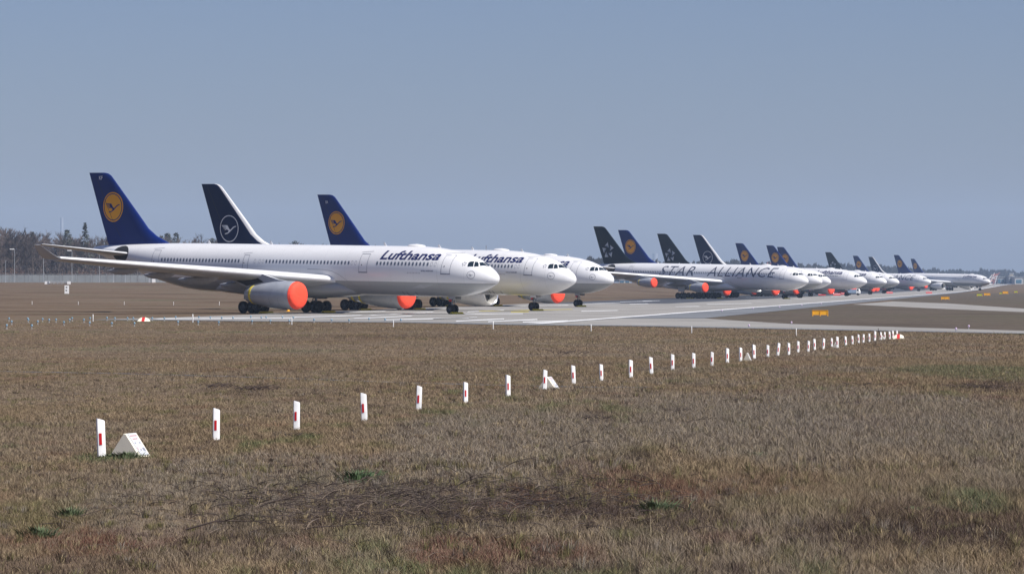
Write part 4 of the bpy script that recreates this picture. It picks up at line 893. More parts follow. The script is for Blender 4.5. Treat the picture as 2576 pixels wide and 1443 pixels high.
X_, Yd = (2546 - CX) / FPX * 3310, 3310; rr_ = empty('small_tower', (X_, Yd, fz(X_, Yd))); tag(rr_, 'small beige tower with dark cap above the grey block', 'tower'); hh_ = HC + (HY - 689) * Yd / FPX - fz(X_, Yd)
mb = MB(); mb.box((0, 4, hh_ / 2), (3, 3, hh_)); mb.build('shaft', M['beige'], rr_, smooth=False); mb = MB(); mb.box((0, 4, hh_ + .3), (3.6, 3.6, 1)); mb.build('cap', M['wall_g'], rr_, smooth=False)
hall(1558, 1585, 704, 714, 2500, M['wall_w'], 'low white hut glimpsed between the third and fourth airliner noses, left', 2, 12)
hall(1592, 1618, 705, 714, 2520, M['wall_w'], 'low pale blue glazed hut right of the other, between the airliner noses', 3, 12)

# ------------------------------------------------------------------ trees
M['bark'] = mat('grey_brown_bark', (0.105, 0.082, 0.070), .95, var=.25, scale=.8)
M['twig'] = mat('bare_twigs', (0.115, 0.088, 0.080), .95, var=.3, scale=.5)
M['pine'] = mat('dark_needles', (0.070, 0.078, 0.060), .95, var=.35, scale=.8)
M['rust'] = mat('rusty_leaves', (0.22, 0.105, 0.065), .95, var=.3, scale=1)
M['far_twig'] = mat('far_wood', (0.065, 0.060, 0.060), .95, var=.3, scale=.1)
def bare_tree(seed, H, nb=16, tw=26, spread=.30, wid=.10, trunk_w=.22):
    rnd = random.Random(seed); tb = MB(); cb = MB()
    def ribbon(mb, a, b, r0, r1):
        d = (b - a); n_ = d.cross(Vector((rnd.uniform(-.3, .3), 1, rnd.uniform(-.3, .3)))).normalized()
        mb.add([a - n_ * r0, a + n_ * r0, b + n_ * r1, b - n_ * r1], [(0, 1, 2, 3)])
    p = Vector((0, 0, 0)); pts = [p]; lean = Vector((rnd.uniform(-.06, .06), rnd.uniform(-.06, .06), 1)); segs = 6
    for i in range(segs): p = p + Vector((lean.x + rnd.uniform(-.05, .05), lean.y + rnd.uniform(-.05, .05), 1)) * H * .8 / segs; pts.append(p)
    for i in range(segs): tb.tube(pts[i], pts[i + 1], trunk_w * (1 - i / segs * .8), trunk_w * (1 - (i + 1) / segs * .8), 6, cap=False)
    for b in range(nb):
        t = rnd.uniform(.28, 1.0); k = t * segs; i = min(int(k), segs - 1); q = pts[i].lerp(pts[i + 1], k - i); az = rnd.uniform(0, 6.283); el = rnd.uniform(.55, 1.15)
        L_ = H * spread * (1.15 - .55 * t) * rnd.uniform(.7, 1.15); d = Vector((math.cos(az) * math.cos(el), math.sin(az) * math.cos(el), math.sin(el)))
        m1 = q + d * L_ * .5; d2 = (d + Vector((0, 0, .35))).normalized(); e = m1 + d2 * L_ * .5
        tb.tube(q, m1, .07, .05, 4, cap=False); tb.tube(m1, e, .05, .02, 4, cap=False)
        for j in range(tw):
            u = rnd.uniform(.1, 1); s0 = q.lerp(m1, u * 2) if u < .5 else m1.lerp(e, u * 2 - 1)
            dd = (d + Vector((rnd.uniform(-.9, .9), rnd.uniform(-.9, .9), rnd.uniform(-.25, .9)))).normalized(); l2 = L_ * rnd.uniform(.18, .42); e2 = s0 + dd * l2
            ribbon(cb, s0, e2, wid * .5, wid * .2)
            for _ in range(2):
                d3 = (dd + Vector((rnd.uniform(-.8, .8), rnd.uniform(-.8, .8), rnd.uniform(-.2, .8)))).normalized(); f0 = s0.lerp(e2, rnd.uniform(.3, .9)); ribbon(cb, f0, f0 + d3 * l2 * .6, wid * .3, wid * .12)
    return tb, cb
def conifer(seed, H, broad=.22, n_=900, open_=.0):
    rnd = random.Random(seed); tb = MB(); cb = MB(); tb.tube((0, 0, 0), (0, 0, H * .95), .22, .04, 6)
    for i in range(n_):
        t = rnd.random() ** .8; z = H * (.18 + .82 * t) if not open_ else H * (open_ + (1 - open_) * t)
        lay = math.sin(t * 40) * .15 + .9
        rr_ = (H * broad * (1 - t) ** (.9 if not open_ else .45) * lay + .15) * rnd.uniform(.35, 1); az = rnd.uniform(0, 6.283); c = Vector((rr_ * math.cos(az), rr_ * math.sin(az), z - rr_ * .25))
        s_ = rnd.uniform(.25, .6); u = Vector((rnd.uniform(-1, 1), rnd.uniform(-1, 1), rnd.uniform(-.4, .4))).normalized() * s_; v = Vector((rnd.uniform(-.5, .5), rnd.uniform(-1, 1), rnd.uniform(-.6, .2))).normalized() * s_ * .6
        cb.add([c - u - v * .5, c + u - v, c + u * .3 + v], [(0, 1, 2)])
    return tb, cb
def make_tree(name, tb, cb, mt, mc):
    r_ = empty(name, (0, 0, 0)); tb.build('trunk', mt, r_, smooth=False); cb.build('crown', mc, r_, smooth=False); return r_
TOPX = [(-40, 566), (0, 572), (40, 568), (100, 575), (160, 584), (200, 582), (260, 588), (300, 590), (400, 592), (460, 592), (500, 590), (560, 596), (620, 604), (680, 606), (740, 603), (800, 604), (860, 609), (930, 610), (1000, 614), (1080, 624), (1200, 634), (1550, 650), (1666, 657), (1811, 656), (1909, 660), (2001, 662), (2050, 664), (2113, 667), (2148, 668), (2232, 671), (2342, 675), (2427, 682), (2495, 681), (2546, 683), (2620, 687)]
DIS = [(-80, 1330), (0, 1345), (400, 1450), (930, 1730), (1550, 2700), (2150, 4000), (2620, 5600)]
topy = lambda px: float(np.interp(px, [t[0] for t in TOPX], [t[1] for t in TOPX])); dist = lambda px: float(np.interp(px, [t[0] for t in DIS], [t[1] for t in DIS]))
protos = [make_tree('bare_tree', *bare_tree(40 + i, 1.0 * 18, nb=22, tw=24, spread=.26 + .03 * (i % 3), wid=.11), M['bark'], M['twig']) for i in range(6)]
used = set()
labs = 'bare leafless tree in the grey brown wood behind the fence'
def plant(pi, px, D_, top, wob=0):
    X_ = (px - CX) / FPX * D_; z0 = fz(X_, D_); h_ = HC + (HY - top) * D_ / FPX - z0; k = max(h_, 6) / 18.0
    if pi not in used: used.add(pi); o = protos[pi]
    else: o = dup(protos[pi], (0, 0, 0))
    o.location = (X_, D_, z0); k2 = k * random.uniform(.85, 1.2); o.scale = (k2, k2, k); o.rotation_euler = (0, 0, random.uniform(0, 6.28))
    zn = [(90, 'at the far left of the wood, around the first lamp posts'), (240, 'in the wood left of the nearest blue tail'), (400, 'behind the tail of the nearest airliner'), (560, 'in the gap between the nearest blue tail and the navy tail'), (690, 'behind the navy tail'), (860, 'low on the horizon between the navy tail and the third tail'), (2000, 'behind the roof line right of the third tail')]
    tag(o, 'bare leafless tree ' + next(b_ for a_, b_ in zn if px < a_), 'tree', 'bare trees of the wood behind the fence')
px = -60.0; cnt = 0
while px < 1090:
    big = px < 420 or 420 < px
    D_ = dist(px)
    for row in range(3):
        if row == 2 and random.random() < .15: continue
        plant(random.randrange(6), px + random.uniform(-9, 9), D_ + 8 + row * 22 + random.uniform(-6, 6), topy(px) + random.uniform(-5, 13) + (0 if row else 6)); cnt += 1
    px += random.uniform(11, 16) if px < 430 else random.uniform(17, 24)
# evergreens that stand out
for i, (px, top, D_, br, op, lb) in enumerate([(214, 561, 1385, .20, 0, 'tallest dark spruce with pointed top above the wood left of the blue tail'), (168, 578, 1390, .20, .45, 'round topped dark pine right of the distant chimney'), (82, 583, 1400,   .10, .5, 'dull green pine among the bare trees at the far left'),
                                               (422, 586, 1520, .20, .5, 'first dark pine right of the nearest blue tail'), (443, 586, 1530, .17, .45, 'second dark pine right of the nearest blue tail'), (405, 594, 1510, .2, .5, 'low dark pine touching the foot of the nearest blue tail'), (533, 600, 1560, .25, .4, 'dark pine left of the navy tail'), (742, 605, 1700, .3, .4, 'broad dark pine between the navy and third tails')]):
    tb, cb = conifer(90 + i, 18, br, 560, op); o = make_tree('pine_tree', tb, cb, M['bark'], M['pine']); X_ = (px - CX) / FPX * D_; z0 = fz(X_, D_); h_ = HC + (HY - top) * D_ / FPX - z0; o.location = (X_, D_, z0); k = h_ / 18; o.scale = (k, k, k); tag(o, lb, 'tree')
# understorey: dense shrub layer behind the fence and bramble with rusty leaves
def thicket(name, lb, n_, px0, px1, h0, h1, m_, seed, dd=(0, 60), sz=(.25, .6)):
    r0 = np.random.default_rng(seed); px_ = r0.uniform(px0, px1, n_); D_ = np.interp(px_, [t[0] for t in DIS], [t[1] for t in DIS]) + r0.uniform(*dd, n_); X_ = (px_ - CX) / FPX * D_; z0 = terrain(X_, D_)
    clump = .6 + .4 * np.sin(X_ * .35 + 1.3 * np.sin(X_ * .11 + seed)); z = z0 + h0 + (h1 - h0) * r0.random(n_) ** 1.3 * clump
    a = r0.uniform(0, 2 * np.pi, n_); s_ = r0.uniform(*sz, n_); ux = np.cos(a) * s_; uy = np.sin(a) * s_; vz = r0.uniform(.4, 1.6, n_) * s_ * (1 if sz[1] < .5 else 1)
    c = np.stack([X_, D_, z], 1); V = np.empty((n_, 3, 3)); V[:, 0] = c - np.stack([ux, uy, 0 * ux], 1) * .5; V[:, 1] = c + np.stack([ux, uy, 0 * ux], 1) * .5; V[:, 2] = c + np.stack([ux * r0.uniform(-1, 1, n_), uy * .3, vz], 1)
    me = bpy.data.meshes.new(name); me.from_pydata(V.reshape(-1, 3).tolist(), [], np.arange(n_ * 3).reshape(-1, 3).tolist()); me.materials.append(m_); o = bpy.data.objects.new(name, me); C.objects.link(o); return tag(o, lb, kind='stuff')
thicket('undergrowth', 'dense grey brown undergrowth and thin stems filling the wood behind the fence', 150000, -80, 1120, 0, 16.5, M['twig'], 5, (4, 100), (.14, .5))
thicket('wood_depth', 'deeper part of the bare wood seen between the trunks', 90000, -80, 1150, 0, 13.5, M['twig'], 15, (100, 320), (.3, .8))
thicket('bramble', 'rusty leaved low bushes just behind the fence', 9000, -80, 1120, .5, 5.2, M['rust'], 8, (-20, 6), (.10, .32))
# far wood on the horizon: one mass
r0 = np.random.default_rng(3); VV = []; n_ = 60000
px_ = r0.uniform(1060, 2700, n_); D_ = np.interp(px_, [t[0] for t in DIS], [t[1] for t in DIS]) * r0.uniform(1, 1.06, n_); X_ = (px_ - CX) / FPX * D_; z0 = terrain(X_, D_)
tp = np.interp(px_, [t[0] for t in TOPX], [t[1] for t in TOPX]); Hh = HC + (HY - tp) * D_ / FPX - z0
# crowns of different height, one every few metres
cell = np.floor(px_ / 5.5 + 3 * np.sin(px_ * .05)); hsh = np.modf(np.abs(np.sin(cell * 12.9898) * 43758.5453))[0]; frac = (px_ / 5.5 + 3 * np.sin(px_ * .05)) - cell
Hh = Hh * (.80 + .22 * hsh) * (1 - .12 * (2 * frac - 1) ** 2) + 1.0 * np.sin(px_ * .021)
z = z0 + Hh * r0.random(n_) ** .55
s_ = D_ / 1700 * r0.uniform(.5, 1.3, n_); a = r0.uniform(0, 6.283, n_)
c = np.stack([X_, D_, z], 1); V = np.empty((n_, 3, 3)); ux = np.cos(a) * s_; uz = np.sin(a) * s_ * .4
V[:, 0] = c - np.stack([ux, .3 * s_, uz], 1) * .6; V[:, 1] = c + np.stack([ux, .3 * s_, uz], 1) * .6; V[:, 2] = c + np.stack([.5 * ux, -.3 * s_, s_ * r0.uniform(.2, 1.4, n_)], 1)
me = bpy.data.meshes.new('distant_wood'); me.from_pydata(V.reshape(-1, 3).tolist(), [], np.arange(n_ * 3).reshape(-1, 3).tolist()); me.materials.append(M['far_twig']); o = bpy.data.objects.new('distant_wood', me); C.objects.link(o); tag(o, 'far off wood along the horizon fading to blue', kind='stuff')

# ------------------------------------------------------------------ grass
_perm = rng.random((256, 256))
def vnoise(x, y):
    xi = np.floor(x).astype(int); yi = np.floor(y).astype(int); fx = x - xi; fy = y - yi; fx = fx * fx * (3 - 2 * fx); fy = fy * fy * (3 - 2 * fy)
    a = _perm[xi & 255, yi & 255]; b = _perm[(xi + 1) & 255, yi & 255]; c = _perm[xi & 255, (yi + 1) & 255]; d = _perm[(xi + 1) & 255, (yi + 1) & 255]
    return (a * (1 - fx) + b * fx) * (1 - fy) + (c * (1 - fx) + d * fx) * fy
def fbm(x, y, o=3): return sum(vnoise(x * 2 ** i + 17 * i, y * 2 ** i + 31 * i) * .5 ** i for i in range(o)) / sum(.5 ** i for i in range(o))
TAN, GREY, GREEN, DARK, RED, OLIVE, STRAW = [np.array(c) for c in ((.205, .153, .097), (.186, .160, .130), (.080, .105, .048), (.070, .050, .042), (.112, .046, .036), (.125, .112, .052), (.30, .235, .14))]
# patches seen in the field: photo point, half width and depth in metres, colour, height factor
PATCH = [((1050, 1265), 3.6, 1.6, DARK, .35), ((560, 1330), 1.6, 1.3, DARK, .3), ((1650, 1300), 1.2, 1.2, DARK, .5), ((1760, 1232), 2.1, 1.0, RED, .5), ((2000, 1215), .9, .7, RED, .6), ((1250, 1252), 1.0, 1.0, RED, .5), ((2470, 1330), 2.2, 1.4, DARK, .9), ((2200, 1355), 1.5, .7, DARK, .9), ((2320, 1340), 1.6, .5, DARK, 1),
         ((2430, 1262), .7, .8, GREEN, .9), ((2460, 977), 1.5, 1.2, DARK, .8), ((2560, 968), 1.2, 1.5, DARK, .8), ((2500, 938), 3.6, 3, GREEN, .7), ((1610, 1158), .5, .8, DARK, 1), ((1500, 1055), .5, 1.5, DARK, .6), ((1880, 1010), .5, 2, DARK, .8), ((1700, 1036), .5, 1.2, DARK, .8),
         ((900, 1204), .42, .8, GREEN, .9), ((1655, 1278), .30, .35, GREEN, 1.0), ((2010, 1222), .2, .4, GREEN, .9), ((290, 1148), .8, .8, GREEN, .6), ((1905, 1140), .6, .8, GREEN, .7), ((640, 980), .8, 2, DARK, .5), ((545, 974), .5, 1.5, DARK, .5), ((300, 1330), 1.3, 1.3, RED, .4), ((120, 1300), 1.5, 1.0, OLIVE, .8), ((1480, 1180), .9, 1.2, RED, .8),
         ((100, 1435), 1.6, .5, DARK, .6), ((1250, 1400), 1.3, .8, RED, .5), ((1420, 1440), 1.0, .5, DARK, .7), ((450, 1290), .5, 1, STRAW, .8), ((2000, 1170), 3, 3, TAN, 1.1), ((1300, 1100), 3, 5, GREY, 1), ((2250, 1040), 4, 6, GREY, 1.1), ((600, 1220), 2.5, 3, GREY, .9), ((1100, 1200), 2, 2.5, GREY, .8), ((1850, 1060), 3, 6, GREY, 1.1)]
PW = [(ground(*p), a, b * 4.5, c, h) for p, a, b, c, h in PATCH]
M['grass'], t, b = new_mat('grass_blades'); b.inputs['Roughness'].default_value = .9; b.inputs['Specular IOR Level'].default_value = .1
at_ = nn(t, 'ShaderNodeAttribute'); at_.attribute_name = 'Col'; t.links.new(at_.outputs['Color'], b.inputs['Base Color'])
def grass(name, lb, Y0, Y1, dens, hh, ww, seed, seg2=True, umax=.1425):
    r0 = np.random.default_rng(seed); area = umax * (Y1 ** 2 - Y0 ** 2); n_ = int(area * dens); Y = np.sqrt(r0.uniform(Y0 ** 2, Y1 ** 2, n_)); X = r0.uniform(-umax, umax, n_) * Y
    ed = np.interp(X, [-80, -40, -33, -9.5, 0, 9.7, 34.7, 90], [357, 357, 351, 330, 311.5, 302, 256, 160]); ok = Y < ed + .4; X, Y = X[ok], Y[ok]; n_ = len(X)
    k1 = fbm(X * .30, Y * .10, 4); k2 = fbm(X * 1.1 + 40, Y * .30 + 9, 4); k3 = fbm(X * .09 + 5, Y * .03 + 3, 3); tuft = fbm(X * 3.6, Y * 1.3, 3)
    keep = r0.random(n_) < np.clip(.62 + 1.2 * (tuft - .30), .5, 1); X, Y, k1, k2, k3, tuft = (q[keep] for q in (X, Y, k1, k2, k3, tuft)); n_ = len(X)
    right = ss(-6, 8, X * 60 / Y) ; H = hh * (.65 + .6 * k2) * (.62 + .42 * right) * (.6 + .8 * r0.random(n_))
    H *= (.75 + .5 * ss(.35, .7, tuft)) * np.where(r0.random(n_) < .03, 1.9, 1.0)
    col = np.empty((n_, 3)); m = lambda a, b_, w_: a * (1 - w_[:, None]) + b_ * w_[:, None]
    col[:] = TAN; g1 = ss(.44, .62, k1) * (.36 + .26 * right); col = m(col, GREY, g1); g2 = ss(.60, .74, k2) * (1 - right * .55); col = m(col, OLIVE, g2 * .8); g3 = ss(.60, .72, k3 * .5 + k2 * .5); col = m(col, GREEN * 1.15, g3 * .6)
    g4 = ss(.36, .26, k2) if False else 1 - ss(.24, .36, k2); col = m(col, DARK, g4 * .6); g5 = ss(.66, .78, fbm(X * .35 + 90, Y * .3 + 70, 3)); col = m(col, RED * 1.3, g5 * .35)
    for p, a, b_, c_, hf in PW:
        d = ((X - p.x) / a) ** 2 + ((Y - p.y) / b_) ** 2 + .9 * (k2 - .5) + .7 * (tuft - .5); w_ = 1 - ss(.55, 1.25, d); col = m(col, c_, w_ * (.9 if b_ == 1.6 * 4.5 else .68)); H = H * (1 + (max(hf, .8) - 1) * w_)
    col *= r0.uniform(.55, 1.5, n_)[:, None] * 1.10; st_ = r0.random(n_) < .10; col[st_] = STRAW * r0.uniform(.7, 1.2, st_.sum())[:, None]; col = np.clip(col, .01, .6)
    a = r0.uniform(0, 2 * np.pi, n_); W_ = ww * r0.uniform(.6, 1.4, n_); ux, uy = np.cos(a) * W_, np.sin(a) * W_; le = r0.uniform(0, 2 * np.pi, n_); ln = r0.uniform(.15, 1.3, n_) * H; lx, ly = np.cos(le) * ln, np.sin(le) * ln
    z0 = terrain(X, Y) - .01
    P = lambda fx, fz_, sgn: np.stack([X + lx * fx + ux * sgn, Y + ly * fx + uy * sgn, z0 + H * fz_], 1)
    if seg2:
        V = np.stack([P(0, 0, -.5), P(0, 0, .5), P(.3, .6, .38), P(.3, .6, -.38), P(1, 1, 0)], 1).reshape(-1, 3); nv = 5
        q = np.arange(n_)[:, None] * 5; lt_ = np.full(n_ * 2, 0); loops = np.concatenate([q + [0, 1, 2, 3], q + [3, 2, 4]], 1).reshape(-1); tot = np.tile([4, 3], n_); 
    else:
        V = np.stack([P(0, 0, -.5), P(0, 0, .5), P(1, 1, 0)], 1).reshape(-1, 3); nv = 3; loops = np.arange(n_ * 3); tot = np.full(n_, 3)
    me = bpy.data.meshes.new(name); me.vertices.add(len(V)); me.vertices.foreach_set('co', V.astype(np.float32).ravel()); me.loops.add(len(loops)); me.loops.foreach_set('vertex_index', loops.astype(np.int32))
    me.polygons.add(len(tot)); st0 = np.concatenate([[0], np.cumsum(tot)[:-1]]); me.polygons.foreach_set('loop_start', st0.astype(np.int32)); me.polygons.foreach_set('loop_total', tot.astype(np.int32)); me.update(calc_edges=True)
    ca = me.color_attributes.new('Col', 'FLOAT_COLOR', 'POINT'); cc = np.ones((len(V), 4), np.float32); cc[:, :3] = np.repeat(col, nv, 0); ca.data.foreach_set('color', cc.ravel())
    me.materials.append(M['grass']); o = bpy.data.objects.new(name, me); C.objects.link(o); tag(o, lb, kind='stuff'); print(name, n_)
grass('grass', 'tall dry grass and heather in the foreground', 40, 66, 1000, .145, .0062, 21)
grass('grass', 'dry grass in the near middle ground', 66, 105, 480, .12, .009, 22)
grass('grass', 'short dry grass around the post row', 105, 175, 190, .10, .015, 23, False)
grass('grass', 'short brown grass before the taxiway', 175, 352, 42, .075, .03, 24, False, .139)

# tussocks: clumps of taller blades that lean outwards from one root
def tussocks(name, lb, n_t, Y0, Y1, hh, ww, seed, per=46):
    r0 = np.random.default_rng(seed); Yc = np.sqrt(r0.uniform(Y0 ** 2, Y1 ** 2, n_t)); Xc = r0.uniform(-.1425, .1425, n_t) * Yc
    kind = r0.random(n_t); base = np.where((kind < .35)[:, None], OLIVE * 1.1, np.where((kind < .62)[:, None], STRAW * .85, np.where((kind < .82)[:, None], DARK * 1.1, GREY)))
    rad = r0.uniform(.05, .16, n_t) * (Yc / 55); Hc = hh * r0.uniform(.6, 1.5, n_t) * (.6 + .4 * ss(-.12, .03, Xc / Yc))
    i = np.repeat(np.arange(n_t), per); n_ = len(i); a = r0.uniform(0, 2 * np.pi, n_); q = np.abs(r0.normal(0, .5, n_)) * rad[i]; H = Hc[i] * r0.uniform(.4, 1.1, n_)
    X = Xc[i] + np.cos(a) * q * 1.6; Y = Yc[i] + np.sin(a) * q; lean = r0.uniform(.15, .9, n_) * H; W_ = ww * r0.uniform(.6, 1.3, n_); z0 = terrain(X, Y)
    ux, uy = -np.sin(a + .6) * W_, np.cos(a + .6) * W_; lx, ly = np.cos(a) * lean, np.sin(a) * lean
    P = lambda f, g, s_: np.stack([X + lx * f + ux * s_, Y + ly * f + uy * s_, z0 + H * g], 1)
    V = np.stack([P(0, 0, -.5), P(0, 0, .5), P(.3, .65, .38), P(.3, .65, -.38), P(1, .98, 0)], 1).reshape(-1, 3); qd = np.arange(n_)[:, None] * 5
    loops = np.concatenate([qd + [0, 1, 2, 3], qd + [3, 2, 4]], 1).reshape(-1); tot = np.tile([4, 3], n_)
    me = bpy.data.meshes.new(name); me.vertices.add(len(V)); me.vertices.foreach_set('co', V.astype(np.float32).ravel()); me.loops.add(len(loops)); me.loops.foreach_set('vertex_index', loops.astype(np.int32))
    me.polygons.add(len(tot)); st0 = np.concatenate([[0], np.cumsum(tot)[:-1]]); me.polygons.foreach_set('loop_start', st0.astype(np.int32)); me.polygons.foreach_set('loop_total', tot.astype(np.int32)); me.update(calc_edges=True)
    col = np.clip(base[i] * r0.uniform(.55, 1.5, n_)[:, None], .01, .6); ca = me.color_attributes.new('Col', 'FLOAT_COLOR', 'POINT'); cc = np.ones((len(V), 4), np.float32); cc[:, :3] = np.repeat(col, 5, 0); ca.data.foreach_set('color', cc.ravel())
    me.materials.append(M['grass']); o = bpy.data.objects.new(name, me); C.objects.link(o); tag(o, lb, kind='stuff')
tussocks('grass_tussocks', 'taller tufts of dry and olive grass in the foreground', 1500, 41, 72, .16, .007, 31)
tussocks('grass_tussocks', 'low tufts scattered through the middle ground grass', 2200, 72, 150, .11, .012, 32, 26)
# dead sticks: a tangle of brushwood, plus larger branches of their own
M['stick'] = mat('dead_wood', (0.062, 0.044, 0.038), .95, var=.4, scale=6); M['stick2'] = mat('bleached_stick', (0.17, 0.13, 0.10), .95, var=.3, scale=6)
def twig(mb, p, az, L_, r_, rnd, arch=.25, kids=3, rise=.1):
    n_ = 7; pts = []; q = Vector(p)
    for i in range(n_ + 1):
        t = i / n_; pts.append(Vector((p[0] + math.cos(az) * L_ * t + rnd.uniform(-.02, .02) * L_, p[1] + math.sin(az) * L_ * t + rnd.uniform(-.02, .02) * L_, p[2] + arch * L_ * 4 * t * (1 - t) * .5 + rise * t * L_ + rnd.uniform(-.01, .01) * L_)))
    for i in range(n_): mb.tube(pts[i], pts[i + 1], r_ * (1 - .75 * i / n_), r_ * (1 - .75 * (i + 1) / n_), 5, cap=False)
    for k in range(kids):
        i = rnd.randrange(1, n_); a2 = az + rnd.choice((-1, 1)) * rnd.uniform(.4, 1.1); l2 = L_ * rnd.uniform(.2, .45); e = pts[i] + Vector((math.cos(a2) * l2, math.sin(a2) * l2, rnd.uniform(.0, .45) * l2)); mb.tube(pts[i], e, r_ * .5, r_ * .15, 4, cap=False)
rn = random.Random(5); mb = MB()
for i in range(1500):
    u = rn.gauss(0, 1); p = ground(1080 + 290 * u + rn.uniform(-260, 260), 1275 + rn.gauss(0, 34) - abs(u) * 6); twig(mb, (p.x, p.y, .03 + rn.random() * .09), rn.uniform(0, 6.28), rn.uniform(.12, .5), rn.uniform(.0035, .009), rn, rn.uniform(0, .3), rn.randrange(0, 4), rn.uniform(0, .15))
mb2 = MB()
for i in range(110):
    p = ground(1010 + rn.gauss(0, 300), 1275 + rn.gauss(0, 36)); twig(mb2, (p.x, p.y, .05 + rn.random() * .12), rn.uniform(0, 6.28), rn.uniform(.2, .7), rn.uniform(.004, .009), rn, rn.uniform(0, .35), rn.randrange(0, 3), rn.uniform(0, .2))
tag(mb2.build('bleached_brushwood', M['stick2'], smooth=False), 'paler bleached sticks lying in the brushwood', kind='stuff')
tag(mb.build('brushwood', M['stick'], smooth=False), 'tangle of dead brushwood lying across the foreground grass', kind='stuff')
mb = MB()
for i in range(90):
    p = ground(rn.uniform(150, 1900), rn.uniform(1230, 1420)); twig(mb, (p.x, p.y, .03), rn.uniform(0, 6.28), rn.uniform(.15, .5), rn.uniform(.002, .005), rn, .2, 1, .1)
tag(mb.build('dry_stalks', M['stick2'], smooth=False), 'scattered bleached stalks among the foreground brush', kind='stuff')
for i, (px, py, n2) in enumerate([(545, 974, 14), (640, 980, 26), (1500, 1055, 12), (1880, 1010, 10), (1700, 1036, 10), (2120, 1020, 14), (2460, 977, 24), (2190, 972, 10), (1610, 1158, 12), (750, 1100, 8), (1420, 890, 8), (2020, 1100, 8)]):
    mb = MB(); rr2 = random.Random(300 + i); o0 = ground(px, py); sp = o0.y / 60
    for j in range(n2 * 2): twig(mb, (rr2.gauss(0, .16) * sp, rr2.gauss(0, .35) * sp, .03), rr2.uniform(0, 6.28), rr2.uniform(.07, .17) * sp, .006 * sp, rr2, .15, 3, .3)
    o = mb.build('dead_heather', M['stick'], smooth=False); o.location = o0; tag(o, 'dark low tuft of dead heather ' + ['far left of the eighth post', 'wide, left of the fifth post', 'below the ninth post', 'in the centre of the field', 'beside the rising forked branch', 'right of centre of the field', 'broad, near the right picture edge', 'behind the small weeds at right', 'under the arched branches', 'beside the third post', 'beyond the eighth post', 'in the right middle of the field'][i], 'heather', 'dark tufts of dead heather')
for i, (px, py, az, L_, r_, ar, lb) in enumerate([(470, 1342, .12, 1.2, .014, .15, 'long dark fallen branch at the lower left of the brushwood'), (655, 1285, .3, 1.1, .012, .2, 'forked dark fallen branch in the left part of the brushwood'), (760, 1345, .05, 1.3, .010, .08, 'straight dark fallen branch below the brushwood'), (1265, 1188, .15, .9, .009, .35, 'arched dark branch above the right end of the brushwood'),
                                                  (1430, 1135, .0, .85, .009, .3, 'arched dark branch in the grass below the eighth post'), (1690, 1045, .7, .55, .010, .2, 'rising forked dark branch in the middle right grass'), (1575, 1076, .0, .75, .008, .2, 'thin arched branch right of centre'), (1730, 1068, .05, .9, .008, .15, 'long thin branch with upturned end right of centre'),
                                                  (1560, 1290, .2, .9, .010, .1, 'dark branch at the right end of the brushwood'), (890, 1262, .1, 1.2, .011, .18, 'central dark branch across the brushwood'), (1130, 1245, .05, 1.2, .009, .35, 'high arched branch over the brushwood'), (1305, 1278, .02, 1.3, .010, .06, 'long low branch right of the brushwood centre'), (1990, 1225, 1.4, .3, .006, .3, 'short upright stalk in the right foreground grass')]):
    mb = MB(); rr2 = random.Random(60 + i); twig(mb, (0, 0, .07), az, L_, r_, rr2, ar, 5, .04 if az < 1 else 1.2); o = mb.build('fallen_branch', M['stick'], smooth=False); o.location = ground(px, py); tag(o, lb, 'branch')
# thin dark stake at the far end of the post row
o_ = ground(2216, 850); mb = MB(); mb.tube((0, 0, 0), (-.18, 0, .62), .03, .018, 6); mb.tube((-.10, 0, .35), (-.24, 0, .5), .015, .01, 5); o = mb.build('dark_stake', M['stick']); o.location = o_; tag(o, 'thin dark leaning stake above the farthest pyramid block', 'stake')
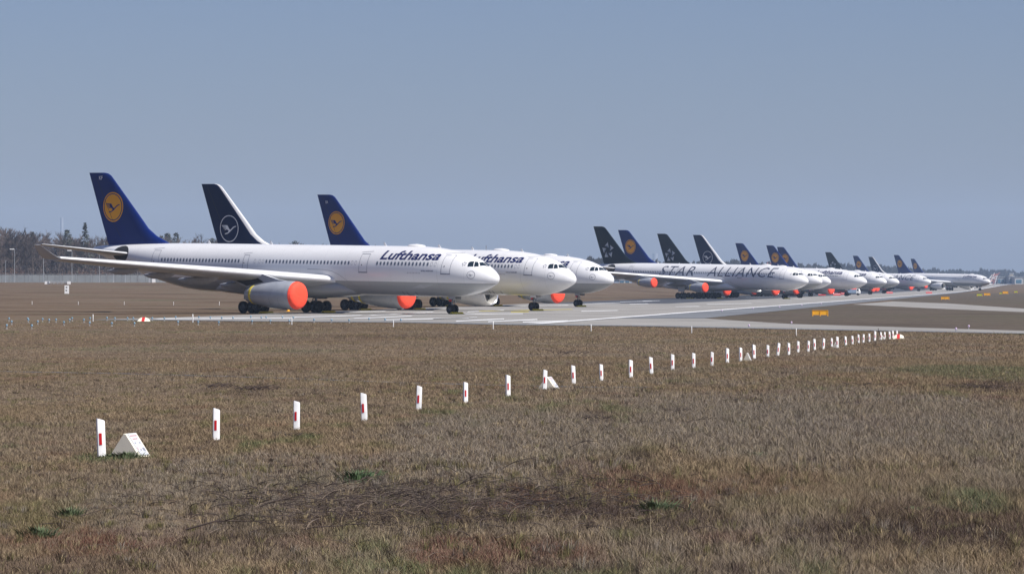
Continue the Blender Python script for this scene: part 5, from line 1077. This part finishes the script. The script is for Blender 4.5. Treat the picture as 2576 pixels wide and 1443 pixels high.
# single green weed clumps
M['weed'] = mat('fresh_green_leaf', (0.060, 0.105, 0.040), .8, var=.3, scale=8)
M['weed2'] = mat('dull_green_leaf', (0.085, 0.115, 0.050), .8, var=.3, scale=8)
for i, (px, py, w_, h_, lb) in enumerate([(900, 1212, .42, .20, 'bright green leafy weed clump above the brushwood'), (1652, 1292, .34, .20, 'light green grass tuft in the centre foreground'), (2290, 1290, .2, .1, 'small green tuft in the right foreground'), (2105, 1275, .15, .12, 'small green weed right of the reddish patch'), (175, 1300, .22, .14, 'green weed at the lower left'), (95, 1352, .25, .15, 'green weed near the bottom left corner'), (318, 1153, .35, .14, 'green sprig at the foot of the largest pyramid block'), (272, 1152, .18, .08, 'green sprig at the foot of the largest post'), (1905, 1152, .22, .12, 'green tuft in the mid right grass'), (600, 1135, .0, .0, '')][:9]):
    rr2 = random.Random(200 + i); mb = MB()
    for j in range(int(260 * max(w_, .15) / .4)):
        a = rr2.uniform(0, 6.28); q = abs(rr2.gauss(0, .5)) * w_; x, y = q * math.cos(a), q * math.sin(a); hh_ = h_ * rr2.uniform(.4, 1.1); d = Vector((math.cos(a) * rr2.uniform(.1, .7), math.sin(a) * rr2.uniform(.1, .7), 1)).normalized() * hh_ * 1.3; sw = Vector((-math.sin(a + .7), math.cos(a + .7), 0)) * .010
        b0 = Vector((x, y, 0)); m_ = b0 + d * .55; e = b0 + d + Vector((math.cos(a), math.sin(a), -.4)) * hh_ * .3; mb.add([b0 - sw, b0 + sw, m_ + sw, m_ - sw, e], [(0, 1, 2, 3), (3, 2, 4)])
    o = mb.build('weed_clump', M['weed'] if i == 0 else M['weed2'], smooth=False); o.location = ground(px, py); tag(o, lb, 'weed')

# ------------------------------------------------------------------ air
m, t, b = new_mat('hazy_air'); t.nodes.remove(b); pv = nn(t, 'ShaderNodeVolumePrincipled'); pv.inputs['Color'].default_value = (.55, .73, 1.0, 1); pv.inputs['Density'].default_value = 8.0e-5; pv.inputs['Anisotropy'].default_value = 0.0
t.links.new(pv.outputs[0], t.nodes['Material Output'].inputs['Volume'])
mb = MB(); mb.box((0, 6000, 124), (6000, 12800, 250)); hz = mb.build('haze', m, smooth=False); tag(hz, 'thin blue haze over the airfield', kind='stuff')
